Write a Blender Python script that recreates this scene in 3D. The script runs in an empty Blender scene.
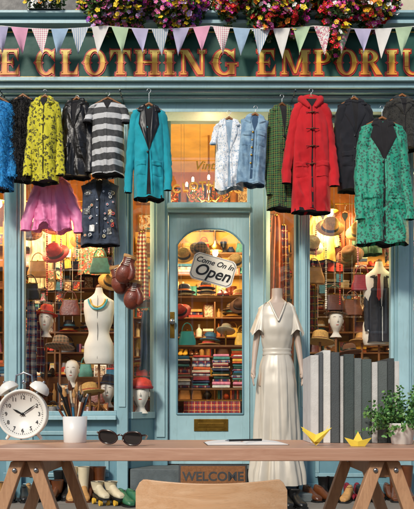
import bpy, bmesh, math, random
from mathutils import Vector, Matrix, noise
random.seed(7)
R=random.random
def U(a,b): return a+(b-a)*R()
S=bpy.context.scene
CAMY=-7.0
def X(px,y=0): return (px-207)*.01*(7+y)/7
def Z(py,y=0): return .9+(407-py)*.01*(7+y)/7
def K(y=0): return .01*(7+y)/7
def C(h):
    h=h.lstrip('#'); o=[]
    for i in (0,2,4):
        c=int(h[i:i+2],16)/255; o.append(c/12.92 if c<=.04045 else ((c+.055)/1.055)**2.4)
    return (o[0],o[1],o[2],1)
def mul(c,f): return (min(1,c[0]*f),min(1,c[1]*f),min(1,c[2]*f),1)
# ---------------- materials
def base(name,rough=.5,metal=0):
    m=bpy.data.materials.new(name); m.use_nodes=True; nt=m.node_tree
    b=nt.nodes['Principled BSDF']; b.inputs['Roughness'].default_value=rough; b.inputs['Metallic'].default_value=metal
    tc=nt.nodes.new('ShaderNodeTexCoord')
    return m,nt,b,tc.outputs['Object']
def setin(nt,i,v):
    if isinstance(v,bpy.types.NodeSocket): nt.links.new(v,i)
    else: i.default_value=v
def mth(nt,op,a,b=0.0):
    n=nt.nodes.new('ShaderNodeMath'); n.operation=op; setin(nt,n.inputs[0],a); setin(nt,n.inputs[1],b); return n.outputs[0]
def mix(nt,f,a,b,bt='MIX'):
    n=nt.nodes.new('ShaderNodeMix'); n.data_type='RGBA'; n.blend_type=bt
    setin(nt,n.inputs[0],f); setin(nt,n.inputs[6],a); setin(nt,n.inputs[7],b); return n.outputs[2]
def nz(nt,co,scale,detail=4,dist=0,rough=.6):
    n=nt.nodes.new('ShaderNodeTexNoise'); nt.links.new(co,n.inputs['Vector']); n.inputs['Scale'].default_value=scale
    n.inputs['Detail'].default_value=detail; n.inputs['Distortion'].default_value=dist; n.inputs['Roughness'].default_value=rough; return n.outputs['Fac']
def vor(nt,co,scale,out='Distance',feat='F1'):
    n=nt.nodes.new('ShaderNodeTexVoronoi'); n.feature=feat; nt.links.new(co,n.inputs['Vector']); n.inputs['Scale'].default_value=scale; return n.outputs[out]
def stretch(nt,f,lo,hi):
    n=nt.nodes.new('ShaderNodeMapRange'); nt.links.new(f,n.inputs[0]); n.inputs[1].default_value=lo; n.inputs[2].default_value=hi; return n.outputs[0]
def bump(nt,b,h,st,dist=.01):
    n=nt.nodes.new('ShaderNodeBump'); n.inputs['Strength'].default_value=st; n.inputs['Distance'].default_value=dist
    nt.links.new(h,n.inputs['Height']); nt.links.new(n.outputs[0],b.inputs['Normal'])
def scl(nt,co,v):
    n=nt.nodes.new('ShaderNodeMapping'); nt.links.new(co,n.inputs['Vector']); n.inputs['Scale'].default_value=v; return n.outputs[0]
def pbr(name,col,rough=.5,metal=0,var=.15,vs=6,bs=60,bst=.15,sheen=0,col2=None,coat=0):
    if isinstance(col,str): col=C(col)
    m,nt,b,co=base(name,rough,metal)
    c2=C(col2) if col2 else mul(col,1+var)
    f=stretch(nt,nz(nt,co,vs),.3,.7)
    nt.links.new(mix(nt,f,mul(col,1-var),c2),b.inputs['Base Color'])
    if bst: bump(nt,b,nz(nt,co,bs),bst)
    if sheen: b.inputs['Sheen Weight'].default_value=sheen
    if coat: b.inputs['Coat Weight'].default_value=coat
    rf=stretch(nt,nz(nt,co,vs*2.3),.2,.8)
    nt.links.new(mth(nt,'ADD',mth(nt,'MULTIPLY',rf,.16),max(.02,rough-.08)),b.inputs['Roughness'])
    return m
def cloth(name,col,rough=.9,var=.10,weave=320,sheen=.08,bst=.5,col2=None,vs=5): 
    return pbr(name,col,rough,0,var,vs,weave,bst,sheen,col2)
def leopard(name,c0,c1,c2,sc=22,rough=.8,sheen=.2,thr=.46):
    m,nt,b,co=base(name,rough)
    n=nt.nodes.new('ShaderNodeVectorMath'); n.operation='ADD'
    nn=nt.nodes.new('ShaderNodeTexNoise'); nn.inputs['Scale'].default_value=30; nt.links.new(co,nn.inputs['Vector'])
    sc1=nt.nodes.new('ShaderNodeVectorMath'); sc1.operation='SCALE'; sc1.inputs['Scale'].default_value=.03
    nt.links.new(nn.outputs['Color'],sc1.inputs[0]); nt.links.new(co,n.inputs[0]); nt.links.new(sc1.outputs[0],n.inputs[1])
    d=vor(nt,n.outputs[0],sc)
    brk=mth(nt,'GREATER_THAN',nz(nt,co,sc*1.3,2),thr)
    ring=mth(nt,'MULTIPLY',mth(nt,'MULTIPLY',mth(nt,'GREATER_THAN',d,.2),mth(nt,'LESS_THAN',d,.44)),brk)
    inner=mth(nt,'LESS_THAN',d,.2)
    c=mix(nt,inner,C(c0),C(c2)); c=mix(nt,ring,c,C(c1))
    c=mix(nt,mth(nt,'MULTIPLY',nz(nt,co,9,4),.3),c,mul(C(c0),.55))
    nt.links.new(c,b.inputs['Base Color']); b.inputs['Sheen Weight'].default_value=sheen
    bump(nt,b,nz(nt,co,200),.4); return m
def plaid(name,c0,c1,c2,f=14,rough=.85,c3=None):
    m,nt,b,co=base(name,rough)
    s=nt.nodes.new('ShaderNodeSeparateXYZ'); nt.links.new(co,s.inputs[0])
    def st(ax,fr,th,ph=0.): return mth(nt,'LESS_THAN',mth(nt,'FRACT',mth(nt,'ADD',mth(nt,'MULTIPLY',s.outputs[ax],fr),50+ph)),th)
    hx=mth(nt,'MULTIPLY',st(0,f,.45),.5); hz=mth(nt,'MULTIPLY',st(2,f,.45),.5)
    c=mix(nt,mth(nt,'ADD',hx,hz),C(c0),C(c1))
    l=mth(nt,'MAXIMUM',st(0,f,.09,.27),st(2,f,.09,.27)); c=mix(nt,mth(nt,'MULTIPLY',l,.8),c,C(c2))
    if c3: c=mix(nt,mth(nt,'MAXIMUM',st(0,f,.06,.72),st(2,f,.06,.72)),c,C(c3))
    nt.links.new(c,b.inputs['Base Color']); b.inputs['Sheen Weight'].default_value=.2; bump(nt,b,nz(nt,co,400),.25); return m
def stripes(name,c0,c1,f,ax=2,th=.5,rough=.7,wob=.25,fuz=.4):
    m,nt,b,co=base(name,rough)
    s=nt.nodes.new('ShaderNodeSeparateXYZ'); nt.links.new(co,s.inputs[0])
    w=mth(nt,'MULTIPLY',nz(nt,co,5,2),wob)
    v=mth(nt,'LESS_THAN',mth(nt,'FRACT',mth(nt,'ADD',mth(nt,'ADD',mth(nt,'MULTIPLY',s.outputs[ax],f),50.),w)),th)
    c=mix(nt,v,C(c0),C(c1)); c=mix(nt,mth(nt,'MULTIPLY',nz(nt,co,60,3),fuz),c,C('#777777'))
    nt.links.new(c,b.inputs['Base Color']); bump(nt,b,nz(nt,co,300),.2); return m
def prints(name,sc,pal,rough=.4):
    m,nt,b,co=base(name,rough)
    d=nz(nt,co,sc,3,1.2); r=nt.nodes.new('ShaderNodeValToRGB'); nt.links.new(d,r.inputs[0]); e=r.color_ramp; e.interpolation='CONSTANT'
    e.elements[0].color=C(pal[0]); e.elements[0].position=0; e.elements[1].color=C(pal[-1]); e.elements[1].position=.62
    for i,p in enumerate(pal[1:-1]): el=e.elements.new(.38+.24*(i)/max(1,len(pal)-2)); el.color=C(p)
    nt.links.new(r.outputs[0],b.inputs['Base Color']); return m
def wood(name,c0,c1,ax='X',sc=1.0,rough=.45):
    m,nt,b,co=base(name,rough)
    v={'X':(1.2,14,14),'Y':(14,1.2,14),'Z':(14,14,1.2)}[ax]; v=tuple(q*sc for q in v)
    cc=scl(nt,co,v); f=nz(nt,cc,2.5,8,1.5,.65); g=nz(nt,scl(nt,cc,(1,6,6)),6,4)
    c=mix(nt,stretch(nt,f,.3,.7),C(c0),C(c1)); c=mix(nt,mth(nt,'MULTIPLY',stretch(nt,g,.5,.8),.45),c,mul(C(c0),.5))
    nt.links.new(c,b.inputs['Base Color']); bump(nt,b,g,.15,.004); return m
def glassm(name,refl=1.0):
    m=bpy.data.materials.new(name); m.use_nodes=True; nt=m.node_tree; nt.nodes.clear()
    o=nt.nodes.new('ShaderNodeOutputMaterial'); t=nt.nodes.new('ShaderNodeBsdfTransparent')
    g=nt.nodes.new('ShaderNodeBsdfGlossy'); g.inputs['Roughness'].default_value=.01
    f=nt.nodes.new('ShaderNodeLayerWeight'); f.inputs['Blend'].default_value=.5
    p=mth(nt,'POWER',f.outputs['Facing'],5.0); fac=mth(nt,'ADD',mth(nt,'MULTIPLY',p,.9),.045*refl)
    ms=nt.nodes.new('ShaderNodeMixShader'); nt.links.new(fac,ms.inputs[0])
    nt.links.new(t.outputs[0],ms.inputs[1]); nt.links.new(g.outputs[0],ms.inputs[2]); nt.links.new(ms.outputs[0],o.inputs[0]); return m
def emis(name,col,st):
    m,nt,b,co=base(name); b.inputs['Emission Color'].default_value=C(col); b.inputs['Emission Strength'].default_value=st; b.inputs['Base Color'].default_value=C(col); return m
def paint(name,col,rough=.38,var=.10):
    m,nt,b,co=base(name,rough); c=C(col)
    f=stretch(nt,nz(nt,co,3,6),.3,.7); cc=mix(nt,f,mul(c,1-var),mul(c,1+var))
    g=stretch(nt,nz(nt,scl(nt,co,(9,9,1.4)),3,8,.6,.7),.54,.76)
    cc=mix(nt,mth(nt,'MULTIPLY',g,.42),cc,mul((c[0]*.6+.03,c[1]*.55+.02,c[2]*.45+.01,1),.7))
    ch=mth(nt,'GREATER_THAN',nz(nt,co,26,7,.3,.7),.70); cc=mix(nt,mth(nt,'MULTIPLY',ch,.5),cc,mul(c,.5))
    nt.links.new(cc,b.inputs['Base Color']); bump(nt,b,nz(nt,co,40,5),.14,.006)
    nt.links.new(mth(nt,'ADD',mth(nt,'MULTIPLY',f,.2),rough-.08),b.inputs['Roughness']); return m
# ---------------- mesh builder
class MB:
    def __init__(s): s.v=[];s.f=[];s.mi=[];s.sm=[];s.mats=[];s.T=Matrix()
    def mat(s,m):
        if m not in s.mats: s.mats.append(m)
        return s.mats.index(m)
    def add(s,vs,fs,m,smooth=False):
        b=len(s.v); s.v+=[s.T@Vector(p) for p in vs]; k=s.mat(m)
        for f in fs: s.f.append([b+i for i in f]); s.mi.append(k); s.sm.append(smooth)
    def box(s,x0,x1,y0,y1,z0,z1,m):
        v=[(x0,y0,z0),(x1,y0,z0),(x1,y1,z0),(x0,y1,z0),(x0,y0,z1),(x1,y0,z1),(x1,y1,z1),(x0,y1,z1)]
        s.add(v,[(0,3,2,1),(4,5,6,7),(0,1,5,4),(1,2,6,5),(2,3,7,6),(3,0,4,7)],m)
    def obox(s,c,d,rot,m):
        T=s.T; s.T=T@Matrix.Translation(c)@rot; s.box(-d[0]/2,d[0]/2,-d[1]/2,d[1]/2,-d[2]/2,d[2]/2,m); s.T=T
    def loft(s,rings,m,caps=True,smooth=True,closed=True):
        n=len(rings[0]); v=[p for r in rings for p in r]; f=[]
        for i in range(len(rings)-1):
            for j in range(n if closed else n-1):
                a=i*n+j; b=i*n+(j+1)%n; f.append((a,b,b+n,a+n))
        s.add(v,f,m,smooth)
        if caps and closed:
            s.add(rings[0],[tuple(range(n))],m,False); s.add(rings[-1],[tuple(range(n))[::-1]],m,False)
    def tube(s,pts,rad,m,n=10,caps=True,flat=1.0):
        pts=[Vector(p) for p in pts]; rings=[]
        if not hasattr(rad,'__len__'): rad=[rad]*len(pts)
        up=None
        for i,p in enumerate(pts):
            t=(pts[min(i+1,len(pts)-1)]-pts[max(i-1,0)]).normalized()
            if up is None: up=Vector((0,1,0)) if abs(t.y)<.9 else Vector((1,0,0))
            u=(up-t*up.dot(t)).normalized(); up=u; w=t.cross(u)
            rings.append([p+u*math.cos(a)*rad[i]*flat+w*math.sin(a)*rad[i] for a in [2*math.pi*j/n for j in range(n)]])
        s.loft(rings,m,caps)
    def lathe(s,c,prof,m,n=20,sx=1,sy=1):
        c=Vector(c); s.loft([[c+Vector((r*math.cos(a)*sx,r*math.sin(a)*sy,z)) for a in [2*math.pi*j/n for j in range(n)]] for r,z in prof],m)
    def sph(s,c,r,m,n=14,k=9):
        if not hasattr(r,'__len__'): r=(r,r,r)
        c=Vector(c); rings=[]
        for i in range(k+1):
            p=math.pi*(i/k); q=max(math.sin(p),.02)
            rings.append([c+Vector((r[0]*q*math.cos(a),r[1]*q*math.sin(a),r[2]*math.cos(p))) for a in [2*math.pi*j/n for j in range(n)]])
        s.loft(rings,m)
    def prism(s,pts,y0,y1,m):
        n=len(pts); v=[(x,y0,z) for x,z in pts]+[(x,y1,z) for x,z in pts]
        s.add(v,[tuple(range(n)),tuple(range(2*n-1,n-1,-1))]+[(i,(i+1)%n,(i+1)%n+n,i+n) for i in range(n)],m)
    def build(s,name,parent=None,bevel=0,recalc=True,sub=0):
        me=bpy.data.meshes.new(name); me.from_pydata([tuple(v) for v in s.v],[],s.f)
        for m in s.mats: me.materials.append(m)
        me.polygons.foreach_set('material_index',s.mi); me.polygons.foreach_set('use_smooth',s.sm)
        if recalc:
            bm=bmesh.new(); bm.from_mesh(me); bmesh.ops.recalc_face_normals(bm,faces=bm.faces); bm.to_mesh(me); bm.free()
        me.update(); o=bpy.data.objects.new(name,me); S.collection.objects.link(o)
        if parent: o.parent=parent
        if bevel:
            b=o.modifiers.new('b','BEVEL'); b.width=bevel; b.segments=2; b.limit_method='ANGLE'; b.angle_limit=math.radians(40)
        return o
def empty(name,parent=None):
    o=bpy.data.objects.new(name,None); S.collection.objects.link(o)
    if parent: o.parent=parent
    return o
def text(name,body,size,loc,m,parent=None,rot=(math.pi/2,0,0),ex=.001,shear=0,off=0,sx=1,al='CENTER'):
    c=bpy.data.curves.new(name,'FONT'); c.body=body; c.size=size; c.extrude=ex; c.shear=shear; c.offset=off; c.align_x=al; c.align_y='CENTER'
    c.materials.append(m); o=bpy.data.objects.new(name,c); o.location=loc; o.rotation_euler=rot; o.scale=(sx,1,1); S.collection.objects.link(o)
    if parent: o.parent=parent
    return o
RX=lambda a:Matrix.Rotation(math.radians(a),4,'X')
RY=lambda a:Matrix.Rotation(math.radians(a),4,'Y')
RZ=lambda a:Matrix.Rotation(math.radians(a),4,'Z')
TR=lambda x,y,z:Matrix.Translation((x,y,z))

# ---------------- world / camera / sun
ELEV=36
w=bpy.data.worlds.new('World'); S.world=w; w.use_nodes=True; nt=w.node_tree
sk=nt.nodes.new('ShaderNodeTexSky'); sk.sky_type='NISHITA'; sk.sun_disc=False; sk.sun_elevation=math.radians(ELEV); sk.sun_rotation=math.radians(205)
nt.links.new(sk.outputs[0],nt.nodes['Background'].inputs[0]); nt.nodes['Background'].inputs[1].default_value=.125
sd=bpy.data.lights.new('sun','SUN'); sd.energy=2.9; sd.angle=math.radians(9); sd.color=(1,.93,.82)
so=bpy.data.objects.new('sun',sd); S.collection.objects.link(so)
d=Vector((.42*math.cos(math.radians(ELEV)),.906*math.cos(math.radians(ELEV)),-math.sin(math.radians(ELEV)))); so.rotation_euler=d.to_track_quat('-Z','Y').to_euler()
cd=bpy.data.cameras.new('camera'); cam=bpy.data.objects.new('camera',cd); S.collection.objects.link(cam); S.camera=cam
cam.location=(0,CAMY,.9); cam.rotation_euler=(math.pi/2,0,0); cd.lens=36*7/5.09; cd.sensor_width=36; cd.shift_y=152.5/509; cd.clip_end=500
S.view_settings.view_transform='Standard'; S.view_settings.look='None'; S.view_settings.exposure=0

# ---------------- common mats
BLUE=paint('blue_paint','#8aadb4'); BLUE2=paint('blue_paint_light','#9ec0c6'); BLUE3=paint('blue_paint_deep','#68909c')
FASC=pbr('fascia_green','#02483c',.6,var=.15,vs=3,bs=40,bst=.1); STONE=pbr('stone','#cfc3aa',.9,var=.15,vs=4,bs=30,bst=.4); STEPM=pbr('step_stone','#5a6263',.85,var=.25,vs=7,bs=60,bst=.4)
GLASS=glassm('window_glass',1.5); BRASS=pbr('brass','#b08a3e',.3,1,bst=.05); STEEL=pbr('steel','#a8acb0',.3,1,bst=.03)
WHITE=pbr('white_gloss','#e4e2dc',.3,var=.03,bst=.02); BLACK=pbr('black_satin','#141414',.4,bst=.05); DARK=pbr('dark_inside','#1c1512',.9)
WOODL=wood('beech','#d8ae86','#c4966c','X',1.2); WOODH=wood('hanger_wood','#9a6434','#7a4922','X',3)
WALLY=pbr('warm_wall','#cfa04a',.8,var=.25,vs=3,bs=20); WALLB=pbr('amber_wall','#a8682c',.8,var=.35,vs=4,bs=20); SHELFW=wood('shelf_wood','#8f602f','#67421f','X',2)
FLOORW=wood('floor_boards','#8a623a','#6e4b2a','Y',1)

# ---------------- ground
mp,nt,b,co=base('paving',.85)
br=nt.nodes.new('ShaderNodeTexBrick'); nt.links.new(co,br.inputs['Vector']); br.inputs['Scale'].default_value=1.0; br.inputs['Brick Width'].default_value=.75; br.inputs['Row Height'].default_value=.5; br.inputs['Mortar Size'].default_value=.008
br.inputs['Color1'].default_value=C('#8d8880'); br.inputs['Color2'].default_value=C('#7b766e'); br.inputs['Mortar'].default_value=C('#3f3c38')
f=nz(nt,co,12,8); nt.links.new(mix(nt,mth(nt,'MULTIPLY',f,.5),br.outputs[0],C('#5a554e')),b.inputs['Base Color']); bump(nt,b,nz(nt,co,80,6),.3)
ASPH=pbr('asphalt',(.05,.05,.052,1),.9,var=.25,vs=20,bs=200,bst=.6); KERB=pbr('kerb_stone','#9a958c',.8,bs=80)
m=MB(); m.add([(-200,-200,-.13),(200,-200,-.13),(200,200,-.13),(-200,200,-.13)],[(0,1,2,3)],ASPH); m.build('road')
m=MB(); m.box(-30,30,-9,3,-.12,0,mp); m.box(-30,30,-9.15,-9.002,-.12,.004,KERB); m.build('pavement',bevel=.006)
m=MB(); m.box(-30,30,-19.5,-16.2,-.12,0,mp); m.box(-30,30,-16.198,-16.05,-.12,.004,KERB); m.build('pavement',bevel=.006)
m=MB(); 
for i in range(-6,7): m.box(i*4-.9,i*4+.9,-12.75,-12.65,-.129,-.126,WHITE)
m.build('road_marking')
mb,nt,b,co=base('brick',.9)
br=nt.nodes.new('ShaderNodeTexBrick')
cx=nt.nodes.new('ShaderNodeSeparateXYZ'); cc=nt.nodes.new('ShaderNodeCombineXYZ'); nt.links.new(co,cx.inputs[0]); nt.links.new(cx.outputs[0],cc.inputs[0]); nt.links.new(cx.outputs[2],cc.inputs[1]); nt.links.new(cc.outputs[0],br.inputs['Vector'])
br.inputs['Scale'].default_value=1; br.inputs['Brick Width'].default_value=.225; br.inputs['Row Height'].default_value=.075; br.inputs['Mortar Size'].default_value=.006
br.inputs['Color1'].default_value=C('#8a4b36'); br.inputs['Color2'].default_value=C('#9c6248'); br.inputs['Mortar'].default_value=C('#a89a88'); nt.links.new(br.outputs[0],b.inputs['Base Color'])
SLATE=pbr('slate','#4a4d54',.7)
h=empty('brick_house'); m=MB(); m.box(-14,14,-27,-19.5,0,6.0,mb); m.build('walls',h)
m=MB(); m.add([(-14.3,-27.3,6.),(14.3,-27.3,6.),(14.3,-19.2,6.),(-14.3,-19.2,6.),(-14,-23.2,8.2),(14,-23.2,8.2)],[(3,2,5,4),(0,4,5,1),(0,3,4),(1,5,2)],SLATE); m.build('roof',h)
m=MB()
for i in range(9):
    x=-12.4+i*3.1
    for z in (.9,3.7):
        m.box(x-.62,x+.62,-19.52,-19.44,z,z+1.7,WHITE); m.box(x-.54,x-.02,-19.44,-19.43,z+.08,z+1.62,BLACK); m.box(x+.02,x+.54,-19.44,-19.43,z+.08,z+1.62,BLACK)
m.build('windows',h)

# ================= SHOP BUILDING
shop=empty('clothing_shop')
FY=-.25
xl,xr=-4.2,4.2
m=MB(); m.box(xl,xr,.02,.4,4.3,8.2,STONE); m.box(xl-.2,xr+.2,-.25,.5,8.2,8.4,STONE); m.build('upper_wall',shop,bevel=.01)
m=MB()
for xc in (-1.75,1.2):
    m.box(xc-.62,xc+.62,-.02,.018,4.75,6.6,WHITE); m.box(xc-.7,xc+.7,-.1,.017,4.68,4.749,STONE)
    for a in (-1,1):
        for z in (4.82,5.72): m.box(xc+a*.29-.25,xc+a*.29+.25,-.026,-.021,z,z+.82,BLACK)
m.build('sash_windows',shop,bevel=.004)
m=MB(); m.box(xl,xr,2.9,3.1,0,8.2,STONE); m.box(xl-.1,xl-.002,-.1,3.1,0,8.2,STONE); m.box(xr+.002,xr+.1,-.1,3.1,0,8.2,STONE); m.build('outer_walls',shop)
m=MB(); m.box(xl-.2,xr+.2,-.2,3.2,8.402,8.6,SLATE); m.build('roof',shop)
ft,fb=Z(29,FY),Z(79.5,FY)
m=MB()
m.box(xl,xr,FY,.018,fb,ft,FASC)
m.build('fascia_board',shop)
m=MB()
m.box(xl,xr,FY-.10,.019,ft+.002,ft+.035,BLUE2); m.box(xl,xr,FY-.06,.0195,ft+.036,ft+.085,BLUE3); m.box(xl,xr,FY-.13,.02,ft+.086,ft+.11,BLUE2)
GOLDL=pbr('gold_line','#d9ae48',.4,.3)
m.box(xl,xr,FY-.004,FY-.0005,fb+.02,fb+.028,GOLDL); m.box(xl,xr,FY-.004,FY-.0005,ft-.035,ft-.027,GOLDL)
zz=fb-.002
for h_,yy,mt in ((.035,-.31,BLUE2),(.05,-.27,BLUE),(.03,-.23,BLUE3),(.035,-.17,BLUE2),(.07,-.10,BLUE),(.03,-.12,BLUE2)):
    m.box(xl,xr,yy,.1,zz-h_,zz,mt); zz-=h_+.001
m.build('cornice',shop,bevel=.004)
WT=zz; LT=4.03
# fascia letters
def ring(rx,ry,tx,ty,a0,a1,cx,cy,e,n=22):
    P=[]
    for i in range(n):
        a=math.radians(a0+(a1-a0)*i/n); b2=math.radians(a0+(a1-a0)*(i+1)/n)
        o=lambda t:(cx+(rx+e)*math.cos(t),cy+(ry+e)*math.sin(t))
        n_=lambda t:(cx+(rx-tx-e)*math.cos(t),cy+(ry-ty-e)*math.sin(t))
        P.append([o(a),o(b2),n_(b2),n_(a)])
    return P
def rc(x0,y0,x1,y1,e): return [[(x0-e,y0-e),(x1+e,y0-e),(x1+e,y1+e),(x0-e,y1+e)]]
def tri(*p,e=0):
    cx=sum(q[0] for q in p)/len(p); cy=sum(q[1] for q in p)/len(p); o=[]
    for q in p:
        dx,dy=q[0]-cx,q[1]-cy; l=math.hypot(dx,dy); o.append((q[0]+dx/l*e*1.8,q[1]+dy/l*e*1.8))
    return [o]
def stem(x,w_,e,foot=True,top=True,spur=True):
    P=rc(x,0,x+w_,1,e)
    if foot: P+=rc(x-.1,0,x+w_+.1,.09,e)+tri((x-.1,.09),(x,.09),(x,.2),e=e)+tri((x+w_,.09),(x+w_+.1,.09),(x+w_,.2),e=e)
    if top: P+=rc(x-.1,.91,x+w_+.1,1,e)+tri((x-.1,.91),(x,.91),(x,.8),e=e)+tri((x+w_,.91),(x+w_+.1,.91),(x+w_,.8),e=e)
    if spur: P+=tri((x-.06,.5),(x+w_/2,.4),(x+w_+.06,.5),(x+w_/2,.6),e=e)
    return P
def glyph(ch,e):
    W=.26
    if ch=='E': return 1.0,stem(.1,W,e)+rc(.1,.9,.85,1,e)+rc(.1,0,.9,.1,e)+rc(.3,.46,.62,.54,e)+tri((.85,1),(.85,.64),(.66,.92),e=e)+tri((.9,0),(.9,.36),(.7,.08),e=e)+tri((.62,.36),(.62,.64),(.52,.5),e=e)
    if ch=='L': return .95,stem(.1,W,e)+rc(.1,0,.85,.1,e)+tri((.85,0),(.85,.4),(.64,.08),e=e)
    if ch=='T': return 1.0,stem(.37,W,e)+rc(0.02,.9,.98,1,e)+tri((.02,1),(.02,.62),(.22,.92),e=e)+tri((.98,1),(.98,.62),(.78,.92),e=e)
    if ch=='H': return 1.1,stem(.1,W,e)+stem(.74,W,e)+rc(.3,.46,.8,.55,e)
    if ch=='I': return .46,stem(.1,W,e)
    if ch=='N': return 1.15,stem(.1,.11,e,spur=False)+stem(.92,.11,e,foot=False,spur=False)+[[(.08-e,1+e),(.36+e,1+e),(1.03+e,0-e),(.78-e,0-e)]]
    if ch=='M': return 1.35,stem(.1,.11,e,spur=False)+stem(.98,W,e)+[[(.08-e,1+e),(.34+e,1+e),(.72+e,.05-e),(.6-e,.05-e)]]+[[(.98-e,1+e),(1.12+e,1+e),(.72+e,.05-e),(.62-e,.05-e)]]
    if ch=='P': return .95,stem(.1,W,e)+ring(.46,.27,.24,.09,-90,90,.4,.73,e,14)+rc(.3,.91,.42,1,e)+rc(.3,.46,.42,.55,e)
    if ch=='R': return 1.08,stem(.1,W,e)+ring(.44,.27,.24,.09,-90,90,.4,.73,e,14)+rc(.3,.91,.42,1,e)+rc(.3,.46,.42,.55,e)+[[(.42-e,.5+e),(.62+e,.52+e),(1.04+e,-e),(.74-e,-e)]]
    if ch=='O': return 1.0,ring(.48,.52,.24,.1,0,360,.5,.5,e,32)+tri((-.04,.5),(.1,.4),(.3,.5),(.1,.6),e=e)+tri((1.04,.5),(.9,.4),(.7,.5),(.9,.6),e=e)
    if ch=='C': return .98,ring(.48,.52,.24,.1,42,318,.5,.5,e,26)+tri((-.04,.5),(.1,.4),(.3,.5),(.1,.6),e=e)+tri((.9,1),(.9,.6),(.66,.86),e=e)+tri((.9,0),(.9,.4),(.66,.14),e=e)
    if ch=='G': return 1.05,ring(.48,.52,.24,.1,42,318,.5,.5,e,26)+tri((-.04,.5),(.1,.4),(.3,.5),(.1,.6),e=e)+tri((.9,1),(.9,.6),(.66,.86),e=e)+rc(.68,.02,.92,.42,e)+rc(.58,.4,1.02,.48,e)
    if ch=='U': return 1.1,ring(.45,.35,.22,.1,180,360,.55,.33,e,18)+rc(.1,.33,.32,1,e)+rc(.9,.33,1.0,1,e)+rc(0,.91,.42,1,e)+rc(.8,.91,1.1,1,e)
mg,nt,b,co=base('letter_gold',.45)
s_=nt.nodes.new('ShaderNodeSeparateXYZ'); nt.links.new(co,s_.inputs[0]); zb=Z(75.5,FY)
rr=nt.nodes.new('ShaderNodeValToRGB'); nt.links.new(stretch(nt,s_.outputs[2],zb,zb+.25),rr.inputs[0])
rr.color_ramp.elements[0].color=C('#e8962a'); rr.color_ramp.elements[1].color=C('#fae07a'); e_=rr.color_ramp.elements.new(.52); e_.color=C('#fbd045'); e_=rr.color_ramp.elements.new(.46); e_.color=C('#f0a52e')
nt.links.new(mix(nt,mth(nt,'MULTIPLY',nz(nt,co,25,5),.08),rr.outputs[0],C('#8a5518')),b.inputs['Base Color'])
RED=pbr('letter_red','#c02a1a',.4); 
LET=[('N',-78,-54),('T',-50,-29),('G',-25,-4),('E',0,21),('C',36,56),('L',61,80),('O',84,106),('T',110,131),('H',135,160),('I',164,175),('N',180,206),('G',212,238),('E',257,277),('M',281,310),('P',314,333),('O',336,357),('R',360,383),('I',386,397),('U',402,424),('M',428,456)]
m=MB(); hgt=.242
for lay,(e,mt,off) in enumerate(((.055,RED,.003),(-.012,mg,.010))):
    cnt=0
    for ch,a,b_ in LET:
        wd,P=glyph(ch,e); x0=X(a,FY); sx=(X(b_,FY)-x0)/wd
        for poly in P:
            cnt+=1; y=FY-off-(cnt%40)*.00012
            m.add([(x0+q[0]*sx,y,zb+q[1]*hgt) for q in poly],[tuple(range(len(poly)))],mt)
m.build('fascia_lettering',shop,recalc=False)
SILL=Z(414)
FLO=.28
m=MB()
def post(x0,x1,y0=-.03,y1=.1,z0=0,z1=WT): 
    m.box(x0,x1,y0,y1,z0,z1,BLUE); 
posts=[(X(7),X(21)),(X(394),X(411)),(X(117),X(128)),(X(299),X(307))]
for a,b_ in posts[:2]:
    post(a,b_); m.box(a+.03,b_-.03,-.045,-.031,.9,WT-.25,BLUE2); m.box(a-.02,b_+.02,-.07,-.0305,0,.25,BLUE3); m.box(a-.015,b_+.015,-.06,-.0305,WT-.16,WT-.08,BLUE2)
for a,b_ in posts[2:]: post(a,b_); m.box(a+.02,b_-.02,-.042,-.031,.9,WT-.1,BLUE2)
post(-4.2,-4.05); post(4.05,4.2); post(X(-110),X(-98)); post(X(515),X(528))
spans=[(-4.05,X(-110)),(X(-98),X(7)),(X(21),X(117)),(X(307),X(394)),(X(411),X(515)),(X(528),4.05)]
for a,b_ in spans:
    m.box(a,b_,-.001,.09,0,SILL-.06,BLUE3)
    m.box(a,b_,-.09,.12,SILL-.058,SILL-.015,BLUE2); m.box(a,b_,-.03,.1,SILL-.014,SILL+.03,BLUE)
    m.box(a,b_,-.02,.09,WT-.07,WT,BLUE)
    m.box(a+.08,b_-.08,-.016,-.002,.2,.24,BLUE); m.box(a+.08,b_-.08,-.016,-.002,.62,.66,BLUE); m.box(a+.08,a+.12,-.016,-.002,.241,.619,BLUE); m.box(b_-.12,b_-.08,-.016,-.002,.241,.619,BLUE)
    m.box(a,a+.03,.0,.08,SILL+.031,WT-.071,BLUE2); m.box(b_-.03,b_,.0,.08,SILL+.031,WT-.071,BLUE2)
    m.box(a+.031,b_-.031,.01,.07,Z(172),Z(168),BLUE2)
    m.box(a,b_,-.04,-.0015,.0,.14,BLUE3)
m.build('window_frames',shop,bevel=.005)
m=MB()
for a,b_ in spans: m.box(a+.03,b_-.03,.04,.046,SILL+.03,WT-.07,GLASS)
m.build('shop_windows',shop)
DY=.5
pL0=Vector((X(128),.06,0)); pL1=Vector((X(154,DY),DY,0)); pR0=Vector((X(299),.06,0)); pR1=Vector((X(266,DY),DY,0))
m=MB(); mg2=MB()
for a,b_ in ((pL0,pL1),(pR0,pR1)):
    dv=b_-a; L=dv.length; ang=math.atan2(dv.y,dv.x); T=TR(a.x,a.y,0)@Matrix.Rotation(ang,4,'Z')
    m.T=T; mg2.T=T
    m.box(.0,L,-.03,.03,FLO,SILL-.05,BLUE3); m.box(0,L,-.045,.045,SILL-.049,SILL+.02,BLUE2); m.box(0,L,-.03,.03,LT-.1,LT,BLUE)
    m.box(0,.035,-.03,.03,SILL+.021,LT-.101,BLUE); m.box(L-.035,L,-.03,.03,SILL+.021,LT-.101,BLUE)
    mg2.box(.035,L-.035,-.003,.003,SILL+.02,LT-.1,GLASS)
m.T=Matrix()
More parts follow.
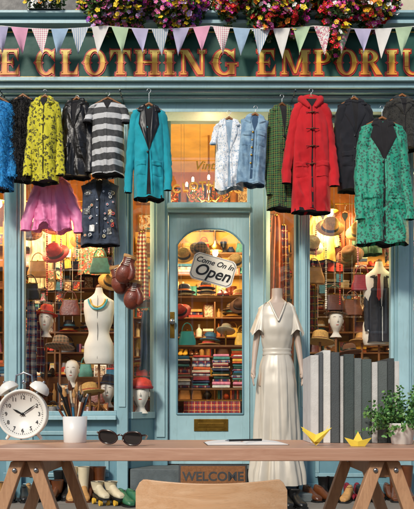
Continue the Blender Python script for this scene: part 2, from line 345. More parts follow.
dl,dr=X(168,DY),X(250,DY); dtop=Z(214,DY)
for a,b_ in ((pL1.x,dl),(dr,pR1.x)):
    m.box(a,b_,DY-.05,DY+.1,FLO,LT,BLUE); m.box(a+.03,b_-.03,DY-.065,DY-.051,FLO+.3,LT-.1,BLUE2); m.box(a-.01,b_+.0,DY-.08,DY-.0505,FLO,FLO+.25,BLUE3)
m.box(dl,dr,DY-.06,DY+.1,dtop+.005,dtop+.11,BLUE); m.box(dl,dr,DY-.1,DY-.061,dtop+.04,dtop+.085,BLUE2); m.box(dl,dr,DY-.05,DY+.1,LT-.06,LT,BLUE)
m.box(dl,dl+.03,DY-.02,DY+.06,dtop+.111,LT-.061,BLUE2); m.box(dr-.03,dr,DY-.02,DY+.06,dtop+.111,LT-.061,BLUE2)
m.box(X(128),X(299),.1,DY+.1,LT+.002,LT+.05,BLUE2)
m.build('lobby_frames',shop,bevel=.004)
mg2.T=Matrix(); mg2.box(dl+.03,dr-.03,DY+.01,DY+.016,dtop+.11,LT-.06,GLASS); mg2.build('lobby_glass',shop)
GOLDT=pbr('gold_leaf','#f0b04a',.35,.2)
for i,ch in enumerate('CLOTHING'):
    u=(i-3.5)/3.5; text('transom_lettering',ch,.125,(X(207,DY)+u*.33,DY-.004,Z(186,DY)-.035*u*u),GOLDT,shop,off=.003,rot=(math.pi/2,u*.16,0))
text('transom_lettering','Vintage',.13,(X(212,DY),DY-.004,Z(166,DY)),GOLDT,shop,shear=.3,off=.002)
m=MB(); ya,yb=DY,DY+.045
gl,gr=X(177,DY),X(243,DY); gt,gb=Z(229,DY),Z(414,DY)
m.box(dl+.005,gl,ya,yb,FLO+.01,dtop,BLUE2); m.box(gr,dr-.005,ya,yb,FLO+.01,dtop,BLUE2)
N=20; arch=lambda u:gt-.17*abs(u)**3.2
for i in range(N):
    u0=-1+2*i/N;u1=-1+2*(i+1)/N; x0=(gl+gr)/2+u0*(gr-gl)/2; x1=(gl+gr)/2+u1*(gr-gl)/2
    m.prism([(x0,arch(u0)),(x1,arch(u1)),(x1,dtop),(x0,dtop)],ya,yb,BLUE2)
m.box(gl,gr,ya,yb,FLO+.01,gb,BLUE2)
m.tube([((gl+gr)/2+u*(gr-gl)/2,ya-.004,arch(u)) for u in [-1+i/10 for i in range(21)]],.011,BLUE3,8)
for xx in (gl,gr): m.tube([(xx,ya-.004,arch(1)),(xx,ya-.004,gb)],.011,BLUE3,8)
m.tube([(gl,ya-.004,gb),(gr,ya-.004,gb)],.012,BLUE3,8)
m.box(gl+.02,gr-.02,ya-.012,ya-.001,FLO+.12,gb-.28,BLUE)
m.box(X(194,DY),X(228,DY),ya-.012,ya-.001,Z(431,DY),Z(419,DY),BRASS); m.box(X(198,DY),X(224,DY),ya-.02,ya-.0125,Z(427,DY),Z(423,DY),BRASS)
m.box(X(170,DY),X(174.5,DY),ya-.01,ya-.001,Z(338,DY),Z(312,DY),BRASS)
m.sph((X(172.3,DY),ya-.05,Z(322,DY)),.032,STEEL); m.tube([(X(172.3,DY),ya-.05,Z(322,DY)),(X(172.3,DY),ya,Z(322,DY))],.012,STEEL)
m.build('door_leaf',shop,bevel=.002)
m=MB(); m.box(gl,gr,ya+.015,ya+.02,gb,gt,GLASS); m.build('door_glass',shop)
m=MB(); m.box(X(130),X(297),-.0,DY+.2,0,FLO,STEPM); m.box(X(120),X(307),-.38,-.045,0,.08,STEPM); m.build('door_steps',shop,bevel=.01)
m=MB()
m.box(xl,xr,2.6,2.7,0,4.3,WALLB); m.box(xl,xr,.11,2.6,4.12,4.25,WALLY)
m.box(xl,X(128)+.0,.13,2.6,0,.02,FLOORW); m.box(xl,xr,DY+.22,2.6,.021,FLO,FLOORW)
for a,b_ in ((-4.0,X(118)),(X(305),4.0)): m.box(a,b_,.12,.95,SILL-.1,SILL-.02,SHELFW)
m.box(xl,xl+.02,.12,2.6,.3,4.1,WALLY); m.box(xr-.02,xr,.12,2.6,.3,4.1,WALLY)
m.build('interior',shop)

# ---------------- footwear fn
def ell(cx,cy,z,a,b,n=48,fn=None):
    r=[]
    for j in range(n):
        th=2*math.pi*j/n; f=1+(fn(th,z) if fn else 0); r.append((cx+a*f*math.cos(th),cy+b*f*math.sin(th),z))
    return r
def shoe(m,x,y,z,rot,mt,sole,shaft=0,L=.28,wheels=False,heel=.02,sr=.055,mt2=None):
    T=TR(x,y,z)@RZ(rot); m.T=T
    s=L/.28; zb=.012*s+(.055 if wheels else 0)
    pr=[(-.14,.022,.028),(-.13,.036,.045),(-.10,.045,.055),(-.05,.047,.068),(0,.038,.09),(.04,.034,.115),(.08,.036,.12),(.12,.034,.12),(.138,.02,.10)]
    rings=[]; so=[]
    for yy,w_,h_ in pr:
        lift=heel*max(0,(yy+.02)/.14) if yy>-.02 else 0
        rings.append([(w_*s*math.copysign(abs(math.cos(a))**.8,math.cos(a)),yy*s,zb+lift+(h_*s*.5+h_*s*.5*math.sin(a)) ) for a in [2*math.pi*j/16 for j in range(16)]])
        so.append([(sx_*w_*s*1.1,yy*s*1.03,zb+lift+zz_) for sx_,zz_ in ((-1,-.012*s),(1,-.012*s),(1,.006),(-1,.006))])
    m.loft(rings,mt); m.loft(so,sole,smooth=False)
    if heel: m.box(-.032*s,.032*s,.07*s,.138*s,zb-.012*s,zb+heel,sole)
    if shaft: m.loft([ell(0,.085*s+.01*math.sin(t*3),zb+.06+shaft*t,sr*(.8+.35*t)*s,sr*(.95+.3*t)*s,n=20) for t in [i/8 for i in range(9)]],mt2 or mt,caps=False); m.add(ell(0,.085*s,zb+.055+shaft,sr*1.1*s,sr*1.2*s,n=20),[tuple(range(20))],DARK)
    else: m.add(ell(0,.08*s,zb+.122*s,.028*s,.05*s,n=14),[tuple(range(14))],DARK)
    if wheels:
        for wy in (-.08,.09):
            for wx in (-.035,.035): m.tube([(wx-.012,wy,.028),(wx+.012,wy,.028)],.028,GM[1],14)
            m.box(-.02,.02,wy-.015,wy+.015,.03,zb-.013,STEEL)
    m.T=Matrix()
# ---------------- goods
PAL=['#c23a2b','#e0b03a','#2f6f8f','#e7dcc2','#6b3b1f','#264d3a','#c96f2e','#8b1e2d','#d9c9a0','#20304f','#b98a4a','#f0ead8','#a5532f','#4a8f86','#e58aa0','#2c2622','#d7612b','#efc75e']
GM=[pbr('goods_%d'%i,c,.55,var=.25,vs=25,bst=.1) for i,c in enumerate(PAL)]
PR=[prints('print_0',18,['#efe2c0','#b5452f','#2d3c55','#e0b04c']),prints('print_1',25,['#2d2420','#d9c29a','#7a4b2b','#f1e6cf']),prints('print_2',14,['#3a6b7a','#e9dcb8','#c7812f','#50281c']),prints('print_3',30,['#f3ead2','#d05a60','#4a7a52','#20242f'])]
PM=[plaid('rug_red','#8f1d22','#22355a','#e7d9a8',11),plaid('rug_green','#264b34','#8f1d22','#e0b03a',13),stripes('rug_stripe','#e3d3b0','#b03a2e',22),plaid('rug_blue','#2b4a7a','#d8d2c2','#b5362c',12)]
STRAW=pbr('straw','#c99e58',.8,var=.25,vs=60,bs=180,bst=.5); FELT=cloth('brown_felt','#6b4428'); 
TWD=plaid('tweed_check','#8a7a5c','#4d4030','#a8603a',30)
TEAL=pbr('teal_enamel','#2fa7ad',.3)
BRL=pbr('brown_leather','#6e2f1c',.42,var=.4,vs=14,bs=40,bst=.4,coat=.1)
TAN=pbr('tan_leather','#b98a52',.45,var=.2,vs=15,bs=50,bst=.2); BRN=pbr('brown_shoe','#5e3319',.35,var=.3,coat=.3); CRM=pbr('cream_leather','#cfc2a2',.5)
MWHITE=pbr('mannequin_canvas','#ece6d8',.7,var=.06,bs=300,bst=.15)
HM=[STRAW,FELT,TWD,GM[15],GM[0],STRAW,GM[8],GM[9],GM[10]]
BGM=[BRL,TAN,BLACK,GM[0],GM[13],GM[7],BRN,GM[1]]
def minihat(m,x,y,z,r,mt,band,tx=-10,ty=0,cr=.5):
    T=m.T; m.T=T@TR(x,y,z)@RX(tx)@RY(ty)
    m.lathe((0,0,0),[(.001,-.002),(r*.95,-.002),(r,.006),(r*.62,.004),(r*.58,.02),(r*.54,r*cr),(r*.5,r*cr*1.35),(r*.35,r*cr*1.55),(r*.1,r*cr*1.42),(.001,r*cr*1.38)],mt,20,1,.85)
    m.lathe((0,0,.005),[(r*.62,0),(r*.60,.03),(r*.57,.031)],band,20,1,.85); m.T=T
def handbag(m,x,y,z,w_,h_,mt,handle=True):
    n=20; rg=[]
    for i in range(7):
        t=i/6; ww=w_/2*(1-.22*t)*(.93+.14*math.sin(math.pi*min(1,t*1.3+.1))); dd=.04*(1-.7*t)+.008
        rg.append([(x+ww*math.copysign(abs(math.cos(a))**.5,math.cos(a)),y+dd*math.copysign(abs(math.sin(a))**.6,math.sin(a)),z+h_*t) for a in [2*math.pi*j/n for j in range(n)]])
    m.loft(rg,mt); m.box(x-w_*.36,x+w_*.36,y-.014,y+.014,z+h_,z+h_+.01,BRASS); m.sph((x,y-.012,z+h_+.012),.009,BRASS,8,6)
    if handle: m.tube([(x+w_*.3*math.cos(a),y,z+h_+h_*.6*math.sin(a)) for a in [math.pi*i/10 for i in range(11)]],.006,mt,6)
def head(m,x,y,z,s,skin,hatm=None):
    T=m.T; m.T=T@TR(x,y,z)@Matrix.Scale(s,4)
    hp=[(.15,.02,.02,.0),(.13,.06,.065,.0),(.08,.085,.10,.0),(.02,.082,.105,-.005),(-.04,.072,.09,-.01),(-.09,.05,.06,-.02),(-.12,.035,.04,.0),(-.15,.045,.05,.01),(-.19,.075,.06,.01)]
    m.loft([ell(0,q[3],q[0],q[1],q[2],n=20) for q in hp],skin); m.tube([(0,-.10,.035),(0,-.118,.0),(0,-.10,-.012)],[.005,.011,.007],skin,8)
    for sg in(-1,1): m.sph((sg*.033,-.09,.03),(.012,.006,.005),BLACK,10,6); m.tube([(sg*.018,-.102,.05),(sg*.035,-.097,.055),(sg*.05,-.085,.05)],.0025,BRN,6); m.sph((sg*.085,0,.01),(.01,.02,.03),skin)
    m.sph((0,-.094,-.045),(.018,.006,.006),GM[0])
    if hatm: minihat(m,0,0,.09,.15,hatm,GM[15],-8,6,.55)
    m.T=T
def goods(m,x0,x1,y,z,h,books=.12):
    x=x0+.01
    while x<x1-.05:
        k=R(); hh=h*U(.5,.88); room=x1-x
        if k<books:
            for _ in range(random.randint(2,5)):
                w_=U(.012,.03)
                if x+w_>x1: break
                m.box(x,x+w_,y-U(.11,.17),y,z,z+h*U(.4,.8),random.choice(GM)); x+=w_+.002
        elif k<.26:
            w_=min(U(.08,.2),room); m.obox((x+w_/2,y-.08,z+hh/2),(w_,.015,hh),RX(-8)@RY(U(-3,3)),random.choice(GM+[BRASS,BLACK,BRASS])); m.obox((x+w_/2,y-.092,z+hh/2),(w_*.8,.008,hh*.82),RX(-8),random.choice(PR)); x+=w_+.01
        elif k<.36:
            r=min(U(.02,.04),hh/4); m.lathe((x+r,y-.08-U(0,.08),z),[(r,0),(r,hh*.55),(r*.35,hh*.72),(r*.35,hh*.95),(r*.4,hh)],random.choice(GM),12); x+=2*r+.01
        elif k<.46:
            r=min(U(.035,.06),hh/2.2); m.lathe((x+r,y-.1,z),[(r*.5,0),(r*.95,r*.5),(r,r),(r*.8,r*1.5),(r*.5,r*1.7),(r*.6,r*1.9)],random.choice(GM),14); x+=2*r+.01
        elif k<.58:
            w_=min(U(.14,.24),room); n=max(1,int(hh/.04))
            for i in range(n): m.obox((x+w_/2+U(-.006,.006),y-.1+U(-.01,.01),z+i*.036+.018),(w_*U(.85,1),.17,.032),RZ(U(-4,4)),random.choice(GM+PM))
            x+=w_+.01
        elif k<.76 and room>.17:
            r=min(U(.09,.14),room/2)
            for i in range(random.randint(1,3)):
                if i*.05+r*.8>h: break
                minihat(m,x+r+U(-.01,.01),y-.11,z+.012+i*.045,r,random.choice(HM),random.choice(GM),-4)
            x+=2*r+.01
        elif k<.88 and room>.12:
            mt=random.choice(BGM)
            for i in range(2): shoe(m,x+.035+i*.065,y-.12,z,U(-8,8),mt,BLACK,L=.2,shaft=random.choice([0,0,min(.1,max(0,h-.17))]),heel=.012)
            x+=.14
        elif room>.15:
            w_=min(U(.14,.2),room); handbag(m,x+w_/2,y-.1,z,w_,min(h*.55,.14),random.choice(BGM),True); x+=w_+.01
        else:
            w_=min(U(.06,.14),room); m.box(x,x+w_,y-.14,y,z,z+hh*.5,random.choice(GM)); m.box(x-.003,x+w_+.003,y-.143,y+.0,z+hh*.5+.001,z+hh*.62,random.choice(GM+PR)); x+=w_+.01
def shelf(name,x0,x1,y,zs,top,vert):
    m=MB()
    for z in zs: m.box(x0,x1,y-.24,y,z-.018,z,SHELFW)
    for v in vert: m.box(v-.009,v+.009,y-.241,y+.001,zs[0],top,SHELFW)
    m.box(x0,x1,y+.002,y+.012,zs[0],top,WALLY); m.build(name,bevel=.002)
    g=MB(); zz=list(zs)+[top]
    for i in range(len(zs)):
        for j in range(len(vert)-1): goods(g,vert[j]+.012,vert[j+1]-.012,y-.01,zs[i]+.001,zz[i+1]-zs[i]-.02)
    g.build('assorted_goods',bevel=.0015)
shelf('display_shelf',-2.75,-1.02,1.15,[.8,1.06,1.29,1.52,1.75,2.0,2.25,2.5,2.74],3.0,[-2.75,-2.3,-1.72,-1.02])
shelf('display_shelf',1.15,2.75,1.15,[.8,1.04,1.28,1.52,1.75,2.0,2.25,2.48,2.74],3.0,[1.15,1.66,2.3,2.75])
shelf('display_shelf',-.95,1.1,2.2,[.7,1.0,1.3,1.55,1.8,2.05,2.3,2.6,2.88],3.2,[-.95,-.4,.1,.62,1.1])
m=MB(); g=MB()
for a,b_ in ((X(24,.4),X(112,.4)),(X(312,.4),X(392,.4)),(X(-90,.4),X(2,.4)),(X(416,.4),X(510,.4))):
    m.box(a,b_,.42,.62,SILL-.019,SILL+.12,SHELFW); goods(g,a,b_,.60,SILL+.121,.24,.06)
    m.box(a,b_,.64,.84,SILL-.019,SILL+.40,SHELFW); goods(g,a,b_,.82,SILL+.401,.27,.06)
    goods(g,a+.02,b_,.30,SILL-.019,.17,.0)
m.build('display_steps',bevel=.003); g.build('assorted_goods',bevel=.0015)
m=MB(); 
for (a,b_,c0,c1,yy) in ((30,84,248,322,.7),(318,362,262,318,.7)):
    for i in range(int((b_-a)/8.5)+1): m.tube([(X(a+i*8.5,yy),yy,Z(c1,yy)),(X(a+i*8.5,yy),yy,Z(c0,yy))],.0022,WHITE,6)
    for j in range(int((c1-c0)/11)+1): m.tube([(X(a,yy),yy,Z(c0+j*11,yy)),(X(b_,yy),yy,Z(c0+j*11,yy))],.0022,WHITE,6)
    for i in range(int((b_-a)/8.5)):
        for j in range(int((c1-c0)/11)):
            if R()<.6: 
                x=X(a+i*8.5+4.2,yy); z=Z(c0+j*11+5.5,yy); m.obox((x,yy-.02,z),(.07,.004,.095),RX(-8)@RY(U(-7,7)),random.choice(PR+PR+GM[:4]+[WHITE]))
    for q in (a,b_): m.tube([(X(q,yy),yy,Z(c0,yy)),(X(q,yy),yy,4.12)],.002,STEEL,5)
m.build('postcard_rack')
BULB=emis('bulb','#ffdca0',14)
def lamp(x,y,z,e,ceil=4.12):
    m=MB(); m.tube([(x,y,z+.1),(x,y,ceil)],.005,BLACK,6); m.lathe((x,y,z+.02),[(.09,0),(.075,.05),(.03,.09),(.02,.12)],BRASS,16); m.sph((x,y,z),(.035,.035,.045),BULB); pl=m.build('pendant_lamp')
    addl(x,y,z-.1,e,pl)
def addl(x,y,z,e,par):
    l=bpy.data.lights.new('lamp_light','POINT'); l.energy=e; l.color=(1,.72,.36); l.shadow_soft_size=.12; o=bpy.data.objects.new('lamp_light',l); o.location=(x,y,z); S.collection.objects.link(o); o.parent=par
for (x,y,z,e) in ((-2.2,.4,3.05,74),(-1.25,.4,2.95,68),(1.3,.4,2.95,68),(2.1,.4,3.05,74),(0.1,1.4,2.75,62),(-3.4,.6,3,30),(3.3,.6,3,30)): lamp(x,y,z,e)
m=MB(); cx_,cy_,cz_=.02,1.3,3.45
m.tube([(cx_,cy_,4.12),(cx_,cy_,cz_-.1)],.012,BRASS,8); m.sph((cx_,cy_,cz_-.1),.05,BRASS)
for i in range(8):
    a=i*math.pi/4; ca,sa=math.cos(a),math.sin(a)
    m.tube([(cx_,cy_,cz_-.08),(cx_+.12*ca,cy_+.12*sa,cz_-.13),(cx_+.24*ca,cy_+.24*sa,cz_-.06),(cx_+.26*ca,cy_+.26*sa,cz_)],.008,BRASS,6)
    m.lathe((cx_+.26*ca,cy_+.26*sa,cz_),[(.03,0),(.035,.01),(.012,.015),(.012,.06)],BRASS,10); m.sph((cx_+.26*ca,cy_+.26*sa,cz_+.085),(.016,.016,.035),BULB,8,6)
ch=m.build('chandelier'); addl(cx_,cy_,cz_-.3,40,ch)
m=MB(); rs=random.Random(77)
for i in range(12):
    x=-.85+i%6*.34+rs.uniform(-.03,.03); z=3.42+(i//6)*.36; w_=rs.uniform(.2,.28); h_=rs.uniform(.22,.3)
    m.box(x-w_/2,x+w_/2,2.56,2.598,z-h_/2,z+h_/2,rs.choice([BRASS,BLACK,GM[4]])); m.box(x-w_*.4,x+w_*.4,2.55,2.559,z-h_*.4,z+h_*.4,rs.choice(PR))
m.build('framed_pictures')
# ---------------- garments
RAILZ=3.87
LIN=cloth('lining_dark','#161316'); 
def garment(name,pxc,pyt,pyb,y,wsh,whem,mat,sl=80,sout=6,swid=12,yaw=0,depth=.08,lining=None,lapel=None,vd=.28,buttons=0,bmat=None,placket=None,pockets=None,fur=0,furlen=.03,furmat=None,waist=0,seed=1,fold=.042,rail=RAILZ,collar=None,slope=.28,badges=0,cuffm=None,yoke=False,hood=False,toggles=0,lopen=0.,hang=True,tilt=0,ragged=.012,nu=76,nv=48):
    k=K(y); a=wsh*k/2; b=whem*k/2; L=(pyb-pyt)*k; lining=lining or LIN; z0=Z(pyt,y)
    m=MB(); m.T=TR(X(pxc,y),y,z0)@RZ(yaw)@RY(tilt)
    def wd(t): return a*(1-.10*min(1,t*8))+(b-a*.9)*(t**.8)-waist*math.sin(math.pi*min(1,t*1.1)) 
    def dp(t): return .022+(depth-.022)*min(1,t*4.5)**.5*(1+.25*t)
    def fo(x,z,t):
        am=fold*(.12+.88*min(1,t*1.3)); p=Vector((x*13+seed*7.3,z*1.6,seed*3.1))
        q=Vector((x*22+seed+z*3,z*7+x*10,seed)); rg=1-abs(noise.noise(Vector((x*9+seed*2+z*1.2,z*2.2,seed*5))))*2.2
        rg2=1-abs(noise.noise(Vector((x*5+z*6+seed,z*7-x*4,seed*9))))*3
        return am*(noise.noise(p)*1.25+noise.noise(q)*.5-.45*max(0,rg)**3-.28*max(0,rg2)**3)+.004*noise.noise(Vector((x*45,z*45,seed)))
    def tz(x,z): return max(0,min(1,(-z-slope*abs(x))/(L-slope*abs(x))))
    def surf(x,z):
        t=tz(x,z); xx=min(.985,abs(x)/wd(t)); c=xx**(1/.85); s=math.sqrt(max(0,1-c*c)); return -dp(t)*s**.7+fo(x,z,t)
    rings=[]
    for i in range(nv+1):
        t=i/nv; r=[]
        for j in range(nu):
            th=2*math.pi*j/nu; c=math.cos(th); s=math.sin(th)
            x=wd(t)*math.copysign(abs(c)**.85,c); y_=dp(t)*math.copysign(abs(s)**.7,s)
            z=-L*t-slope*abs(x)*(1-t)+(ragged*noise.noise(Vector((x*8,seed,t*2)))*1.5*(t-.9)*10 if t>.9 else 0)
            r.append((x,y_+fo(x,z,t),z))
        rings.append(r)
    f0=len(m.f); m.loft(rings,mat,caps=False)
    last=rings[-1]; inn=[(p[0]*.95,p[1]*.9,p[2]+.03) for p in last]; m.loft([last,inn],lining,caps=False); m.add(inn,[tuple(range(nu))],lining)
    m.add(rings[0],[tuple(range(nu))],mat)
    if sl:
        for sg in (-1,1):
            SL=sl*k*U(.96,1.03); o_=sout*k; r=swid*k/2; sway=U(-.02,.02)
            n=34; rg=[]
            for i in range(n+1):
                t=i/n; 
                cx=sg*(a-r*.85+(o_+r*.75)*min(1,t*1.25)**.8)+sway*t*t; cz=-slope*a-.005-SL*t*.97; cy=-.015-.055*t*t+.02*math.sin(t*3)
                rr_=r*(1.1-.33*t) if t>.07 else r*(.72+.38*math.sin(t/.07*math.pi/2))
                row=[]
                for j in range(24):
                    th=2*math.pi*j/24; el_=1-abs(noise.noise(Vector((math.cos(th)*.8+seed,math.sin(th)*.8,cz*16+math.cos(th)*1.5))))*3
                    wr=1+.2*noise.noise(Vector((cx*6+math.cos(th)*1.3+seed,math.sin(th)*1.3,cz*20+seed)))+.16*noise.noise(Vector((math.cos(th)*2.4,math.sin(th)*2.4+seed,cz*5)))-.13*max(0,el_)**2
                    row.append((cx+rr_*wr*math.cos(th),cy+rr_*.8*wr*math.sin(th),cz+.3*rr_*math.cos(th)*sg*(-1)*(1-t)))
                rg.append(row)
            m.loft(rg,mat,caps=False); m.add(rg[0],[tuple(range(24))],mat)
            e=rg[-1]; cxm=sum(p[0] for p in e)/24; cym=sum(p[1] for p in e)/24; inn=[((p[0]-cxm)*.85+cxm,(p[1]-cym)*.85+cym,p[2]+.015) for p in e]
            m.loft([e,inn],lining,caps=False); m.add(inn,[tuple(range(24))],lining)
    nfur=len(m.f)
    def panel(cs,mt,off,n=9,edge=.3):
        vs=[];fs=[]
        for i in range(n+1):
            for j in range(n+1):
                u=i/n;v=j/n; x=(cs[0][0]*(1-u)+cs[1][0]*u)*(1-v)+(cs[3][0]*(1-u)+cs[2][0]*u)*v; z=(cs[0][1]*(1-u)+cs[1][1]*u)*(1-v)+(cs[3][1]*(1-u)+cs[2][1]*u)*v
                e=edge if (i in(0,n) or j in(0,n)) else 1; vs.append((x,surf(x,z)-off*e,z))
        for i in range(n):
            for j in range(n): q=i*(n+1)+j; fs.append((q,q+1,q+n+2,q+n+1))
        m.add(vs,fs,mt,True)
    V=L*vd
    if vd: panel([(-.05,.0),(.05,.0),(.004,-V),(-.004,-V)],lining,.004,edge=1)
    if lapel:
        for sg in (-1,1):
            panel([(sg*.035,.012),(sg*.075,.0),(sg*min(.13,a*.62),-V*.42),(sg*.002,-V)],lapel,.014)
            panel([(sg*.04,.016),(sg*.085,.0),(sg*.115,-.06),(sg*.055,-.075)],lapel,.02)
    if collar:
        m.tube([(-.065,-.03,-.025),(-.07,-.005,.0),(-.045,.02,.022),(0,.028,.026),(.045,.02,.022),(.07,-.005,.0),(.065,-.03,-.025)],[.008,.014,.017,.018,.017,.014,.008],collar,10)
        for sg in (-1,1): panel([(sg*.03,.008),(sg*.082,.0),(sg*.105,-.055),(sg*.035,-.095)],collar,.018)
    if hood:
        m.sph((0,.05,.0),(.12,.07,.07),mat); 
        for sg in (-1,1): m.tube([(sg*.09,.02,.015),(sg*.08,-.05,-.03),(sg*.03,-.075,-.1)],[.035,.03,.010],mat,12)
    if lopen:
        panel([(-.003,-V),(.003,-V),(lopen,-L*.985),(-lopen,-L*.985)],lining,.004,14,edge=1)
        for sg in (-1,1): panel([(sg*.003,-V),(sg*.02,-V),(sg*(lopen+.02),-L*.985),(sg*lopen,-L*.985)],mat,.010,14)
    elif vd or buttons or toggles: 
        panel([(.001,-V),(.012,-V),(.012,-L*.985),(.001,-L*.985)],lining if placket is None else placket,.002,14,edge=1)
        panel([(-.028,-V*.98),(.004,-V*.98),(.004,-L*.99),(-.028,-L*.99)],mat,.008,14)
    if yoke:
        for sg in (-1,1): panel([(sg*.02,-.02),(sg*a*.88,-.02-slope*a*.5),(sg*a*.85,-.17),(sg*.03,-.16)],mat,.006)
        for sg in (-1,1): panel([(sg*.045,-.16),(sg*.055,-.16),(sg*.035,-L*.93),(sg*.025,-L*.93)],mat,.005)
        panel([(-wd(.95)*.9,-L*.93),(wd(.95)*.9,-L*.93),(wd(.98)*.9,-L*.995),(-wd(.98)*.9,-L*.995)],mat,.007,14)
    for i in range(buttons):
        z=-V-.02-(L*.85-V)*i/max(1,buttons)*.9; yy=surf(-.012,z)-.012; T=m.T
        m.T=m.T@TR(-.012,yy,z)@RX(90); m.lathe((0,0,-.003),[(.009,0),(.010,.003),(.009,.006),(.002,.005)],bmat or BLACK,12); m.T=T
    for i in range(toggles):
        z=-.15-(L*.60)*i/max(1,toggles); yy=surf(0,z)-.022
        m.tube([(-.06,yy+.008,z),(.06,yy+.008,z)],.003,BLACK,6); m.tube([(-.026,yy,z-.002),(0,yy-.002,z),(.026,yy,z+.002)],[.004,.008,.004],BRN,8)
    if pockets:
        for sg in (-1,1):
            px_=b*.5*sg; pz=-L*pockets; w_=b*.3; panel([(px_-w_,pz),(px_+w_,pz),(px_+w_,pz-.13),(px_-w_,pz-.13)],mat,.008); panel([(px_-w_-.004,pz+.012),(px_+w_+.004,pz+.012),(px_+w_,pz-.04),(px_-w_,pz-.04)],mat,.015)
    rs=random.Random(seed)
    if badges:
        for (qx,qz) in ((-.6,.2),(.62,.22),(-.62,.5),(.6,.52),(-.35,.76),(.55,.8)):
            x=qx*a; z=-qz*L; w_=rs.uniform(.022,.034); h_=rs.uniform(.02,.034); panel([(x-w_,z+h_),(x+w_,z+h_),(x+w_,z-h_),(x-w_,z-h_)],rs.choice([PR[1],GREYP,WHITE,GREYP,GREYP]),.009,6,edge=.8)
    for i in range(badges):
        sg=rs.choice((-1,1)); x=sg*rs.uniform(.04,a*.8); z=-rs.uniform(.12,L*.9); r=rs.uniform(.008,.018); yy=surf(x,z)-.0115; T=m.T
        m.T=T@TR(x,yy,z)@RX(90); mt=rs.choice([WHITE,WHITE,STEEL,STEEL,GREYP,GM[0],GM[8]]); m.lathe((0,0,-.004),[(r,0),(r,.004),(r*.9,.006)],mt,16); m.lathe((0,0,.0025),[(r*.55,0),(r*.5,.001)],rs.choice([BLACK,GM[0],GM[9],BLACK]),12); m.T=T
    if fur:
        faces=[m.f[i] for i in range(f0,nfur)]; vs=[];fs=[]
        for _ in range(fur):
            f=rs.choice(faces)
            if len(f)!=4: continue
            p=[m.v[q] for q in f]; u,v=rs.random(),rs.random(); P=(p[0]*(1-u)+p[1]*u)*(1-v)+(p[3]*(1-u)+p[2]*u)*v
            nn=(p[1]-p[0]).cross(p[3]-p[0]); 
            if nn.length<1e-9: continue
            nn.normalize()
            if nn.y>0 and P.y<y: nn=-nn
            if P.y>y+.03: continue
            dr_=(nn*.55+Vector((rs.uniform(-.6,.6),rs.uniform(-.5,.1),rs.uniform(-1.1,-.1)))).normalized(); ln=furlen*rs.uniform(.5,1.2)
            sd_=dr_.cross(Vector((rs.uniform(-1,1),rs.uniform(-1,1),rs.uniform(-1,1)))).normalized()*ln*.07
            b0=len(vs); vs+=[P-sd_,P+sd_,P+dr_*ln*.6+Vector((0,0,-ln*.1))+sd_*.6,P+dr_*ln+Vector((0,0,-ln*.35))]; fs+=[(b0,b0+1,b0+2),(b0,b0+2,b0+3)]
        T=m.T; m.T=Matrix(); m.add(vs,fs,furmat or mat,False); m.T=T
    if hang:
        hz=rail-z0
        m.tube([(-a*.75,0,-slope*a*.75+.004),(-a*.35,0,-slope*a*.3+.014),(0,0,.032),(a*.35,0,-slope*a*.3+.014),(a*.75,0,-slope*a*.75+.004)],[.008,.012,.015,.012,.008],WOODH,8)
        hk=[(0,0,.02),(0,0,max(.03,hz-.02))]+[(.018*math.sin(q),0,hz+.018*(-math.cos(q))+.004) for q in [.4*i for i in range(1,13)]]
        m.tube(hk,.0026,STEEL,6)
    return m.build(name,recalc=False)
GREYP=prints('patch_grey',40,['#c9c9c4','#2a2a2c','#8d8d8a','#e4e2dc'],.8)
BFUR=pbr('black_fur','#1b1713',.75,var=.5,vs=40,sheen=.1); YLEO=leopard('yellow_leopard','#dcd22a','#2a2410','#a49b1c',30,thr=.42)
BLFUR=pbr('blue_fur','#2387c4',.8,var=.4,vs=40); LEATH=pbr('black_leather','#1a1716',.38,var=.3,bs=35,bst=.4); TURQ=cloth('turquoise_wool','#0f97a8',col2='#17a9b9')
STRP=stripes('striped_jersey','#cfcfcf','#18181a',9,2,.55,wob=.15); PINK=pbr('pink_satin','#e884b2',.5,var=.12,vs=6,bst=.1); DENB=cloth('dark_denim','#262b35',col2='#4c586c',vs=12)
LACE=leopard('white_lace','#eef0f2','#8fb0cc','#dfe8ee',48,.7,thr=.5); DEN=cloth('denim','#5a83a8',col2='#a3c2d4',weave=500,vs=12); TART=plaid('green_tartan','#1f4a2c','#0d2417','#5f8a3c',24,c3='#8f8f3a')
REDW=cloth('red_wool','#c20d1a',col2='#d01822'); NAVY=cloth('navy_wool','#12141c',col2='#1a1c26'); DTX=leopard('dark_tweed','#2a2822','#0a0a0a','#453d30',40)
EMER=leopard('emerald_leopard','#0f9a7a','#04382d','#0a5e4b',40,.4,thr=.42)
garment('blue_fur_jacket',0,101,190,-.36,24,26,BLFUR,sl=78,sout=2,swid=12,fur=9000,furlen=.03,vd=0,seed=3)
garment('black_fur_coat',23,98,181,-.30,25,29,BFUR,sl=76,sout=2,swid=12,fur=15000,furlen=.045,seed=4,vd=.1,furmat=BFUR)
garment('leopard_jacket',45,99,183,-.40,28,27,YLEO,sl=78,sout=1,swid=11,fur=7000,furlen=.014,vd=.12,seed=5,collar=YLEO,placket=DARK)
garment('black_leather_jacket',77,101,178,-.28,26,27,LEATH,sl=74,sout=3,swid=11,lapel=LEATH,vd=.4,seed=6,collar=LEATH,pockets=.6,yaw=-12)
garment('striped_top',108,101,176,-.36,35,32,STRP,sl=20,sout=2,swid=11,vd=.14,seed=7,fold=.036,placket=STRP)
garment('turquoise_coat',149,107,200,-.42,33,31,TURQ,sl=84,sout=4,swid=10,vd=.5,lapel=BLACK,seed=8,buttons=1,pockets=.62,yaw=4,lopen=.02)
